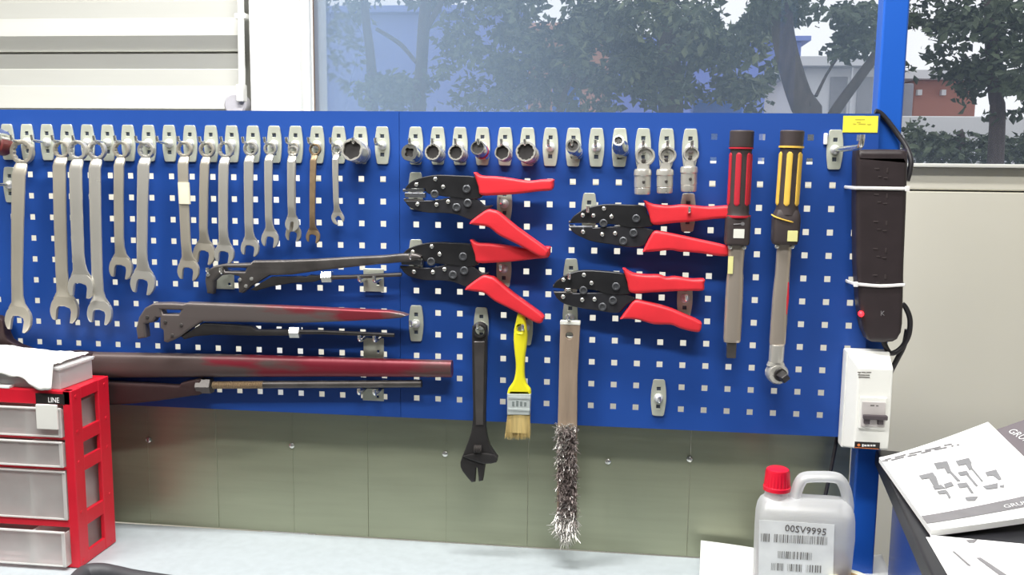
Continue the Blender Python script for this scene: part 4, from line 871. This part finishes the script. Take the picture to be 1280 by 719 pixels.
MB().loft([(s_[0], s_[1]*.95, s_[2]*.93) for s_ in [(Vector((c_.x, c_.y, max(zb_+.003, c_.z))), a_, b_) for c_, a_, b_ in secs[1:4]]]+[(Vector((secs[4][0].x, ym_, zc(694))), secs[4][1]*.95, secs[4][2]*.93)], 48, 5.).build('liquid', LIQ, t)
q = at(971, 612, (Yc0+Yc1)/2); rc = 16.6*pxs(971, 600, q.y); n = 48; q.z = at(970, 612, (Yc0+Yc1)/2).z; hc = .036
MB().lathe(q+Vector((0, 0, -.004)), (0, 0, 1), [(-.012, rc*.95), (.008, rc*.86)], 28).build('neck', JERRY, t)
MB().lathe(q, (0, 0, 1), [(0, rc*.95), (0, rc*1.04), (.006, rc*1.04), (.007, rc*.99), (hc*.84, rc*.92), (hc*.95, rc*.84), (hc, rc*.7), (hc, 0)], n, {3: (24, .06), 4: (24, .06)}).build('cap', REDCAP, t)
YL = Yc0-.0006
lab = [at(949, 650, YL), at(1043, 656, YL), at(1041, 735, YL), at(948, 732, YL)]
b = MB(); v = [(p.x, YL, p.z) for p in lab]+[(p.x, YL+.0005, p.z) for p in lab]
b.add(v, [(0, 1, 2, 3), (7, 6, 5, 4), (0, 4, 5, 1), (1, 5, 6, 2), (2, 6, 7, 3), (3, 7, 4, 0)])
lb = b.build('label', mat('frosty_label', (226, 228, 226), .5), t, smooth=False)
b = MB(); q = at(980.5, 664, YL-.0004)
b.text('00SV9995', Matrix.Translation(q) @ Matrix.Rotation(.055, 4, 'Y') @ Matrix.Rotation(PI/2, 4, 'X'), .0158)
random.seed(3)
def bars(x0, x1, y0, y1, gaps=()):
    x = x0
    while x < x1:
        w = random.choice((.5, .7, .7, 1.1, 1.7)); g = random.choice((.5, .5, .8, 1.2))
        if not any(a < x < c for a, c in gaps):
            d = (x-x0)*.055; a = at(x, y1+d, YL-.0004); c = at(x+w, y0+d, YL-.0004); b.box((a.x, YL-.0005, a.z), (c.x, YL+.0001, c.z), 0)
        x += w+g
bars(951, 1035, 667, 677, ((962, 965),)); bars(972, 1015, 689, 698); bars(964, 1025, 704, 713, ((980, 984), (1003, 1007)))
b.build('print', INK, lb, smooth=False)
# ------------------------------------------------------------------ papers and tape on the bench
def sheet(name, corners, label, cat, bulge=.0, th=.0012, mat_=PAPER, n=14):
    """a sheet through four corners (back left, back right, front right, front left)"""
    c = [Vector(p) for p in corners]; vs = []; fs = []
    for k in range(n+1):
        for i in range(n+1):
            u, v = i/n, k/n; p = c[0].lerp(c[1], u).lerp(c[3].lerp(c[2], u), v); p.z += bulge*math.sin(PI*u)*math.sin(PI*v*.9+.15); vs.append(p)
    for k in range(n):
        for i in range(n): a = k*(n+1)+i; fs.append((a, a+1, a+n+2, a+n+1))
    o = MB().add(vs, fs).build(name, mat_); tag(o, label, cat); s_ = o.modifiers.new('s', 'SOLIDIFY'); s_.thickness = th; s_.offset = 0; return o
sheet('paper_sheet', [at(876, 676, .035), at(948, 686, .03), atz(946, 730, ZB+.002)+Vector((0, -.02, 0)), atz(873, 728, ZB+.002)+Vector((0, -.02, 0))], 'white paper sheet standing against the splashback beside the canister', 'paper', .004)
q = atz(1102, 693.5, ZB+.002)
sheet('paper_sheet', [atz(1040, 699, ZB+.003), q, atz(1116, 724, ZB+.003), atz(1046, 730, ZB+.003)], 'white paper sheet flat on the bench between canister and post', 'paper', .0)
q = atz(1061, 721, ZB+.056)
t = thing('tape_roll', 'cream roll of tape in front of the canister, cut by the picture edge', 'tape', (q.x, q.y, ZB))
MB().lathe((q.x, q.y, ZB+.0005), (0, 0, 1), [(0, .018), (0, .0295), (.001, .030), (.0545, .030), (.0555, .0295), (.0555, .018), (0, .018)], 40).build('tape', TAPER, t)
MB().lathe((q.x, q.y, ZB+.0008), (0, 0, 1), [(0, .016), (0, .0178), (.0555, .0178), (.0555, .016), (0, .016)], 40).build('core', mat('cardboard_core', (196, 170, 130), .8), t)
# ------------------------------------------------------------------ blue trolley with black top, booklets
ZT = -.55
pA = atz(1098, 570, ZT); pB = atz(1165, 719, ZT); ang = math.atan2(pB.x-pA.x, -(pB.y-pA.y)); 
M = Matrix.Translation(Vector((pA.x, pA.y, 0))) @ Matrix.Rotation(ang, 4, 'Z')
YBk = .008-pA.y
t = thing('tool_trolley', 'blue steel tool trolley with a black top under the booklets', 'trolley', (pA.x+.4, -.2, ZF))
MB().box((0, -.62, ZT-.028), (.85, YBk, ZT), .004, M=M).build('top', BLKTOP, t)
MB().box((.03, -.60, ZF+.12), (.83, YBk-.012, ZT-.028), .004, M=M).build('body', TROL, t)
MB().box((.012, -.6, ZT-.036), (.834, YBk-.008, ZT-.0285), .002, M=M).build('top_rim', BLKTOP, t)
for i in range(3): MB().box((.05, -.608, ZF+.2+i*.28), (.79, -.6, ZF+.46+i*.28), .003, M=M).build('drawer_front', TROL, t)
for x in (.08, .76):
    for y in (-.55, YBk-.08): MB().lathe(M @ Vector((x-.015, y, ZF+.05)), (1, 0, 0), [(0, .03), (.002, .05), (.028, .05), (.03, .03)], 24).build('wheel', RUBBER, t)
def curved(name, label, cat, A, B, D, C_, th, rise, m, parent_loc=None, n=24, group=None):
    """a booklet whose surface rises from edge A-D (u=0) to edge B-C (u=1) along a curve"""
    A, B, C_, D = map(Vector, (A, B, C_, D))
    def S(u, v, dz=0):
        p = A.lerp(B, u).lerp(D.lerp(C_, u), v); z0 = A.z+(D.z-A.z)*v; z1 = B.z+(C_.z-B.z)*v
        p.z = z0+(z1-z0)*(u**rise)+dz; return p
    t = thing(name, label, cat, S(.5, .5), group); b = MB()
    for dz in (0., -th):
        pass
    vs = [S(i/n, k/8, dz) for dz in (0, -th) for k in range(9) for i in range(n+1)]; N1 = (n+1)*9; fs = []
    for k in range(8):
        for i in range(n): a = k*(n+1)+i; fs += [(a, a+1, a+n+2, a+n+1), (N1+a, N1+a+n+1, N1+a+n+2, N1+a+1)]
    for i in range(n): fs += [(i, N1+i, N1+i+1, i+1), (8*(n+1)+i, 8*(n+1)+i+1, N1+8*(n+1)+i+1, N1+8*(n+1)+i)]
    for k in range(8): a = k*(n+1); fs += [(a, a+n+1, N1+a+n+1, N1+a), (a+n, N1+a+n, N1+a+2*n+1, a+2*n+1)]
    b.add(vs, fs); b.build('pages', m, t); return t, S
def decal(t, S, name, m, polys, dz=.0006, sub=10):
    b = MB()
    for po in polys:      # quads in (u,v) subdivided so that they follow the page
        a, c, d, e = [Vector(p) for p in po]; vs = []
        for k in range(sub+1):
            for i in range(sub+1): q = a.lerp(c, i/sub).lerp(e.lerp(d, i/sub), k/sub); vs.append(S(q.x, q.y, dz))
        b.add(vs, [(k*(sub+1)+i, k*(sub+1)+i+1, (k+1)*(sub+1)+i+1, (k+1)*(sub+1)+i) for k in range(sub) for i in range(sub)])
    return b.build(name, m, t)
def uvtext(t, S, name, m, txt, u, v, size, W, H, dz=.0012, rot=0.):
    b = MB(); b.text(txt, Matrix.Identity(4), size, 0.); vs = []
    for p in b.v: x = p.x*math.cos(rot)-p.y*math.sin(rot); y = p.x*math.sin(rot)+p.y*math.cos(rot); vs.append(S(u+x/W, v-y/H, dz))
    b.v = vs; return b.build(name, m, t, smooth=False)
# grey booklet underneath, then the white catalogue on it
A = atz(1112, 572, ZT+.004); D = A+Vector((.02, -.29, 0)); B = at(1252, 521.5, .01); C_ = B+Vector((.06, -.29, -.005))
B2 = at(1290, 517, .0); 
t, S = curved('booklet', 'dark grey covered booklet sticking out from under the white catalogue', 'booklet', A+Vector((.02, 0, 0)), at(1318, 511, .002), A+Vector((.03, -.17, 0)), at(1318, 511, .002)+Vector((.01, -.17, -.035)), .004, 1.15, PAPERG)
# place its lettering where the photo shows it
def solve_uv(S, px, py):
    best = None
    for i in range(201):
        for k in range(201):
            p = S(i/200, k/200); d = p-CAM; z = d.dot(FWD); x = 640+F*d.dot(R2)/z; y = 359.5-F*d.dot(U2)/z; e = (x-px)**2+(y-py)**2
            if best is None or e < best[0]: best = (e, i/200, k/200)
    return best[1], best[2]
u, v = solve_uv(S, 1259, 540); u2, v2 = solve_uv(S, 1280, 553)
W = (S(1, .1)-S(0, .1)).length; H = .17
b = MB(); b.text('GRUNDFOS', Matrix.Identity(4), .019, 0.); rot = math.atan2(-(v2-v)*H, (u2-u)*W)
vs = []
for p in b.v: x = p.x*math.cos(rot)-p.y*math.sin(rot); y = p.x*math.sin(rot)+p.y*math.cos(rot); vs.append(S(u+x/W, v-y/H, .0012))
b.v = vs; b.build('lettering', PRINTL, t, smooth=False)
A = atz(1099, 572, ZT+.012); D = atz(1164, 663, ZT+.012); B = at(1235, 527.5, -.005); C_ = at(1348, 637, B.y+D.y-A.y)
t, S = curved('catalogue', 'white catalogue with grey tool pictures lying across the black trolley top', 'catalogue', A, B, D, C_, .008, 1.25, PAPER)
W = (B-A).length; H = (D-A).length
decal(t, S, 'grey_band', PRINTG, [((0, .84), (1, .80), (1, .90), (0, .93))])
u, v = solve_uv(S, 1256, 637)
uvtext(t, S, 'lettering', PRINTL, 'GRUNDFOS', u, v, .014, W, H, .0014, .02)
tx = []
random.seed(11)
for row, (y, xs_) in enumerate((((582), (1103, 1115, 1121, 1147, 1150, 1172, 1180, 1190)), ((578.5), (1104, 1132, 1137, 1160, 1165, 1186, 1193, 1202)))): pass
for (x0, y0, x1, y1) in ((1106, 575.5, 1114, 573.5), (1118, 572.5, 1132, 569), (1136, 568.3, 1152, 564.6), (1156, 563.5, 1176, 558.8), (1180, 557.8, 1190, 555.6), (1100, 578.5, 1110, 576.5), (1114, 576, 1130, 572), (1134, 571.4, 1146, 568.5), (1151, 567.3, 1164, 564), (1168, 563, 1184, 559.5), (1189, 558.5, 1192, 557.8), (1196, 557, 1199, 556.2)):
    a, c = solve_uv(S, x0, y0), solve_uv(S, x1, y1); h = .0085
    tx.append(((a[0], a[1]-h), (c[0], c[1]-h), (c[0], c[1]+h), (a[0], a[1]+h)))
decal(t, S, 'heading_print', PRINTG, tx, .0008, 3)
tl = []
def uvp(L): return [solve_uv(S, x, y) for x, y in L]
for L in ([(1148, 595), (1166, 591), (1170, 597), (1152, 600)], [(1160, 598), (1170, 596), (1174, 607), (1168, 610)], [(1167, 580), (1184, 577), (1187, 585), (1171, 587)], [(1180, 585), (1187, 584), (1190, 592), (1184, 593)], [(1186, 591), (1189, 590), (1201, 602), (1197, 603)],
          [(1194, 577), (1211, 573), (1215, 580), (1198, 583)], [(1207, 582), (1214, 580), (1216, 587), (1211, 588)], [(1213, 586), (1215, 585), (1229, 602), (1227, 603)], [(1197, 591), (1208, 589), (1212, 594), (1200, 596)], [(1208, 595), (1211, 594), (1223, 608), (1220, 609)],
          [(1196, 605), (1208, 604), (1212, 609), (1199, 611)], [(1208, 609), (1211, 608), (1217, 617), (1214, 618)], [(1166, 609), (1176, 607), (1182, 611), (1168, 613)], [(1179, 606), (1189, 603), (1192, 608), (1182, 611)], [(1171, 615), (1182, 613), (1186, 617), (1174, 619)], [(1182, 617), (1185, 616), (1189, 623), (1186, 624)],
          [(1231, 591), (1245, 588), (1248, 594), (1234, 596)], [(1241, 595), (1248, 593), (1252, 600), (1248, 601)], [(1228, 609), (1247, 605), (1247, 611), (1233, 613)], [(1249, 608), (1255, 607), (1255, 610), (1250, 610)], [(1206, 622), (1223, 621), (1219, 627), (1208, 627)]):
    tl.append(uvp(L))
decal(t, S, 'tool_pictures', mat('printed_tool_grey', (128, 128, 130), .6), tl, .0010, 4)
# loose leaflets at the front of the trolley
A = atz(1163, 669, ZT+.006); B = atz(1300, 682, ZT+.006); D = atz(1214, 740, ZT+.006); C_ = atz(1340, 745, ZT+.006)
t, S = curved('leaflet', 'white leaflet with grey stripes in front of the catalogue on the trolley', 'leaflet', A, B, D, C_, .004, 1., PAPER)
decal(t, S, 'print', PRINTG, [[solve_uv(S, *q) for q in L] for L in ([(1220, 698), (1226, 698), (1262, 722), (1254, 724)], [(1207, 676), (1222, 675), (1218, 679), (1211, 679)], [(1190, 690), (1193, 690), (1214, 708), (1210, 708)], [(1176, 668.5), (1186, 669.5), (1187, 671.5), (1180, 671)])], .0008, 4)
A2 = A+Vector((-.012, .01, -.0045)); 
t, S = curved('leaflet', 'second white leaflet peeking out under the striped leaflet on the trolley', 'leaflet', A+Vector((-.004, .004, -.0045)), B+Vector((.0, .004, -.0045)), D+Vector((-.012, 0, -.0045)), C_+Vector((-.01, 0, -.0045)), .001, 1., PAPER)
# ------------------------------------------------------------------ outdoors
GZ = -1.9
ASPH = mat('yard_asphalt', (120, 122, 126), .8, 0, .12, .6); PALE = mat('pale_concrete', (226, 226, 226), .7, 0, .04, .4)
struct('yard_ground', MB().box((-30, .72, GZ-.2), (40, 60, GZ)), ASPH, smooth=False)
BARK = mat('bark', (74, 64, 60), .85, 0, .3, 9, bump=.5, stretch=(3, 3, .6))
LEAF = [mat('leaf_dark', (62, 76, 54), .6, 0, .35, 2), mat('leaf_mid', (84, 98, 70), .6, 0, .3, 2), mat('leaf_light', (112, 122, 84), .6, 0, .3, 2)]
BBLUE = mat('blue_sheet_cladding', (120, 140, 215), .5, 0, .05, .6); BWHITE = mat('white_render', (224, 224, 226), .7, 0, .04, .4)
BRICK = mat('brick_red', (176, 120, 104), .8, 0, .12, 1.2); ROOFB = mat('orange_roof', (176, 128, 104), .7, 0, .1, 1.); BSTRONG = mat('bright_blue', (66, 120, 220), .5)
def px_box(x0, y0, x1, y1, Y, d, toground=True):
    a = at(x0, y1, Y); c = at(x1, y0, Y); return (a.x, Y, GZ if toground else a.z), (c.x, Y+d, c.z)
def house(name, label, cat, x0, y0, x1, Y, d, m, roof=None, roofm=None, extra=None, group='buildings beyond the yard'):
    a, c = px_box(x0, y0, x1, 140, Y, d); t = thing(name, label, cat, ((a[0]+c[0])/2, Y+d/2, GZ), group)
    MB().box(a, c, .02, 1).build('walls', m, t, smooth=False)
    if roof:
        b = MB(); h = roof
        vs = [(a[0]-.2, a[1]-.25, c[2]), (c[0]+.2, a[1]-.25, c[2]), (c[0]+.2, c[1]+.2, c[2]), (a[0]-.2, c[1]+.2, c[2]), (a[0]-.2, a[1]-.25, c[2]+.12), (c[0]+.2, a[1]-.25, c[2]+.12), (c[0]+.2, (a[1]+c[1])/2, c[2]+h), (a[0]-.2, (a[1]+c[1])/2, c[2]+h), (c[0]+.2, c[1]+.2, c[2]+.12), (a[0]-.2, c[1]+.2, c[2]+.12)]
        b.add(vs, [(0, 1, 5, 4), (4, 5, 6, 7), (7, 6, 8, 9), (0, 3, 2, 1), (3, 9, 8, 2), (1, 2, 8, 6, 5), (0, 4, 7, 9, 3)]); b.build('roof_sheet', roofm or m, t, smooth=False)
    return t, a, c
t, a, c = house('factory_building', 'long pale blue factory shed behind the trees', 'building', 380, 16, 640, 17, 6, BBLUE, .12)
t, a, c = house('factory_building', 'second blue factory shed showing between the leaves of the broad tree', 'building', 655, 52, 1002, 25, 6, BBLUE, .12)
t, a, c = house('brick_house', 'orange-brown house with low roof half hidden by trees', 'building', 660, 44, 760, 15.5, 1.2, ROOFB, .3, ROOFB)
t, a, c = house('white_garage', 'white flat-roofed garage between the trunk and the blue post', 'building', 1003, 84, 1102, 12, 4, BWHITE, .12)
for x0, x1 in ((1036, 1060), (1070, 1092)):
    p0, p1 = px_box(x0, 96, x1, 140, 11.98, .05); MB().box(p0, p1).build('door_panel', mat('garage_door', (150, 150, 156), .6), t, smooth=False)
p0, p1 = px_box(1062, 84, 1067, 140, 11.8, .1); MB().box(p0, p1).build('pillar', BWHITE, t, smooth=False)
t, a, c = house('brick_store', 'low red brick store behind the right tree', 'building', 1140, 100, 1222, 13, 3, BRICK, .25, BWHITE)
for x in (1147, 1177): p0, p1 = px_box(x, 112, x+6, 119, 12.9, .1, False); MB().box(p0, p1).build('lamp', BWHITE, t, smooth=False)
p0, p1 = px_box(1128, 104, 1143, 140, 12, .3); tag(MB().box(p0, p1, .02).build('gate_pillar', mat('grey_gate', (150, 150, 158), .7)), 'grey gate pillar beside the red brick store', 'pillar')
p0, p1 = px_box(1120, 146, 1330, 166, 11, .25); tag(MB().box(p0, p1, .02).build('boundary_wall', PALE), 'low pale boundary wall running across the yard', 'wall')
for i, (x0, y0, x1, y1, Yq) in enumerate(((866, 124, 930, 140, 10), (690, 104, 722, 140, 10.5), (1058, 36, 1098, 56, 13.5))):
    p0, p1 = px_box(x0, y0, x1, y1, Yq, .6, i < 2); lab = ('bright blue container low behind the middle trees', 'blue container beside the forked sapling', 'blue roof panel above the white garage')[i]
    o = tag(MB().box(p0, p1, .03).build('blue_container' if i < 2 else 'blue_roof', BSTRONG), lab, 'container' if i < 2 else 'roof')
    if i == 2:
        o.location.z = o.location.z
def tree(name, label, trunks, blobs, leaf, nleaf, size=.07, hole=-.02, group='trees outside the window'):
    """trunks: list of ([(px,py,Y)...],[radius m]); blobs: (px,py,Y,rx,rz,ry)"""
    base = at(*trunks[0][0][-1]); t = thing(name, label, 'tree', (base.x, base.y, GZ), group)
    for i, (L, R) in enumerate(trunks):
        pts = [at(*q) for q in L]
        if i == 0: e = pts[-1]; d = (pts[-1]-pts[-2]).normalized(); pts.append(Vector((e.x+d.x*.3, e.y, GZ))); R = R+[R[-1]*1.25]
        q = spline3(pts, 5); rr = [R[min(len(R)-1, int(k/5))]*(1-(k % 5)/5)+R[min(len(R)-1, int(k/5)+1)]*((k % 5)/5) for k in range(len(q))]
        MB().tube(q, rr, 12).build('trunk' if i == 0 else 'branch', BARK, t)
    b = MB(); tot = sum(q[3]*q[4] for q in blobs)
    for (px, py, Yb_, rx, rz, ry) in blobs:
        c = at(px, py, Yb_); k = pxs(px, py, Yb_); n = int(nleaf*rx*rz/tot)
        for i in range(n):
            while True:
                u = Vector((random.uniform(-1, 1), random.uniform(-1, 1), random.uniform(-1, 1)))
                if u.length < 1: break
            p = c+Vector((u.x*rx*k, u.y*ry, u.z*rz*k)); s = size*random.uniform(.7, 1.6)
            if noise.noise(Vector((p.x*3.2, p.y*1.2, p.z*4.2))) < hole: continue
            d = Vector((random.gauss(0, 1), random.gauss(0, 1), random.gauss(-.4, .7))).normalized(); w = d.cross(Vector((random.gauss(0, 1), random.gauss(0, 1), random.gauss(0, 1)))).normalized(); nn = d.cross(w)*.12*s
            b.cur = random.choice(leaf); b.add([p, p+d*s*.5+w*s*.28+nn, p+d*s, p+d*s*.5-w*s*.28+nn], [(0, 1, 2), (0, 2, 3)])
    b.cur = 0
    tag(b.build('foliage', LEAF, t, smooth=False), kind='stuff'); return t
tree('yard_tree', 'slim forked tree in front of the pale blue shed', [([(536, -30, 8), (530, 30, 8), (527, 80, 8), (525, 112, 8), (524, 150, 8)], [.05, .06, .06, .065, .07]), ([(590, -60, 8.1), (566, -20, 8.05), (545, 15, 8), (531, 40, 8)], [.02, .025, .03, .035])],
     [(545, -30, 8, 110, 30, 1.2), (620, 50, 8.4, 70, 60, 1.2), (600, 100, 8.4, 60, 40, 1.), (500, 112, 8, 60, 26, .8)], [0, 1, 1], 5200, .085)
tree('yard_tree', 'thin sapling near the window frame with a leaning branch', [([(452, -40, 8.6), (458, 30, 8.6), (463, 70, 8.6), (466, 140, 8.6)], [.035, .045, .05, .06]), ([(470, 36, 8.6), (500, 55, 8.6), (520, 78, 8.4)], [.02, .025, .02])],
     [(425, -10, 8.8, 50, 40, .8), (420, 62, 8.8, 34, 40, .8), (480, 110, 8.6, 40, 26, .8)], [1, 1, 2], 1500, .085)
tree('yard_tree', 'broad dense tree filling the middle of the window', [([(832, -20, 9), (836, 50, 9), (838, 100, 9), (838, 150, 9)], [.09, .11, .12, .14]), ([(718, 92, 8.5), (706, 116, 8.5), (699, 140, 8.5)], [.02, .03, .04]), ([(735, 96, 8.6), (716, 116, 8.6), (700, 142, 8.6)], [.015, .02, .03])],
     [(700, 30, 9, 85, 42, 1.5), (820, 40, 9, 110, 50, 1.6), (760, 80, 9, 80, 46, 1.3), (830, 100, 9.2, 50, 40, 1.), (920, 62, 9, 62, 50, 1.3), (660, 100, 9, 46, 44, 1.), (740, 122, 8.8, 40, 24, .8), (930, 110, 9.2, 50, 30, .8)], [0, 0, 1, 1, 2], 15500, .10)
tree('yard_tree', 'thick dark curved trunk tree next to the blue post', [([(974, -60, 5.6), (977, 20, 5.6), (982, 60, 5.6), (994, 105, 5.6), (1006, 138, 5.6), (1010, 160, 5.6)], [.075, .078, .08, .085, .09, .1]), ([(1118, 10, 5.7), (1098, 62, 5.65), (1075, 96, 5.6), (1046, 136, 5.6), (1030, 165, 5.6)], [.025, .034, .036, .04, .04]), ([(1046, 74, 5.7), (1034, 92, 5.7), (1020, 120, 5.6)], [.008, .010, .013])],
     [(960, 2, 5.8, 70, 34, .8), (1040, 30, 5.8, 52, 26, .7), (1086, 20, 5.9, 40, 40, .7), (1060, 56, 5.8, 40, 16, .5), (920, 16, 5.8, 50, 30, .6)], [0, 0, 1], 4300, .062)
tree('yard_tree', 'bushy tree past the blue post with sky glinting through its crown', [([(1236, -30, 6.4), (1240, 60, 6.4), (1244, 120, 6.4), (1246, 170, 6.4)], [.04, .05, .05, .06])],
     [(1170, 10, 6.5, 60, 36, .8), (1160, 50, 6.6, 46, 28, .6), (1250, 100, 6.4, 52, 50, .7), (1256, 30, 6.5, 60, 40, .8), (1180, 84, 6.6, 50, 12, .4), (1205, 130, 6.4, 30, 22, .4)], [0, 0, 1, 1], 5600, .066)
tree('yard_shrub', 'low dark hedge bushes in front of the pale boundary wall', [([(1200, 170, 9.5), (1200, 190, 9.5)], [.05, .05])], [(1165, 186, 9.6, 48, 26, .5), (1240, 190, 9.6, 60, 24, .5), (1150, 158, 9.6, 14, 10, .3), (1330, 180, 9.6, 60, 30, .5)], [0, 0, 1], 2600, .08, -.3, 'shrubs outside the window')
# ------------------------------------------------------------------ light
W_ = bpy.data.worlds.new('sky'); scene.world = W_; W_.use_nodes = True; nt = W_.node_tree; N = nt.nodes; L = nt.links
bg = N['Background']; tc = N.new('ShaderNodeTexCoord'); nz = N.new('ShaderNodeTexNoise'); nz.inputs['Scale'].default_value = 2.5
rp = N.new('ShaderNodeValToRGB'); rp.color_ramp.elements[0].color = (.86, .90, .98, 1); rp.color_ramp.elements[1].color = (1, 1, 1, 1)
L.new(tc.outputs['Generated'], nz.inputs['Vector']); L.new(nz.outputs['Fac'], rp.inputs['Fac']); L.new(rp.outputs['Color'], bg.inputs['Color'])
bg.inputs['Strength'].default_value = 1.25
def lamp(name, loc, sx, sy, power, col=(1, 1, 1), tgt=None):
    l = bpy.data.lights.new(name, 'AREA'); l.shape = 'RECTANGLE'; l.size = sx; l.size_y = sy; l.energy = power; l.color = col
    o = bpy.data.objects.new(name, l); COL.objects.link(o); o.location = loc
    d = (Vector(tgt)-Vector(loc)) if tgt else Vector((0, 0, -1)); o.rotation_euler = d.to_track_quat('-Z', 'Y').to_euler(); return o
lamp('ceiling_lamp_main', (-.75, -1.15, 1.38), 1.1, .16, 46, (1., .985, .95))
lamp('ceiling_lamp_second', (1.15, -1.32, 1.38), 1.2, .16, 44, (1., .985, .95))
lamp('ceiling_lamp_over_board', (.6, -.46, 1.40), 1.4, .16, 58, (1., .99, .97))
lamp('fill_lamp_room', (1.9, -2.8, 1.38), 1.3, .3, 8, (1., .985, .95))  # unseen frontal fill light, added to soften the shadows
# ------------------------------------------------------------------ view
vs_ = scene.view_settings; vs_.view_transform = 'Standard'; vs_.look = 'None'; vs_.gamma = 1; vs_.exposure = 0.; vs_.use_curve_mapping = False
scene.cycles.use_denoising = True
scene.cycles.max_bounces = 8; scene.cycles.transparent_max_bounces = 24
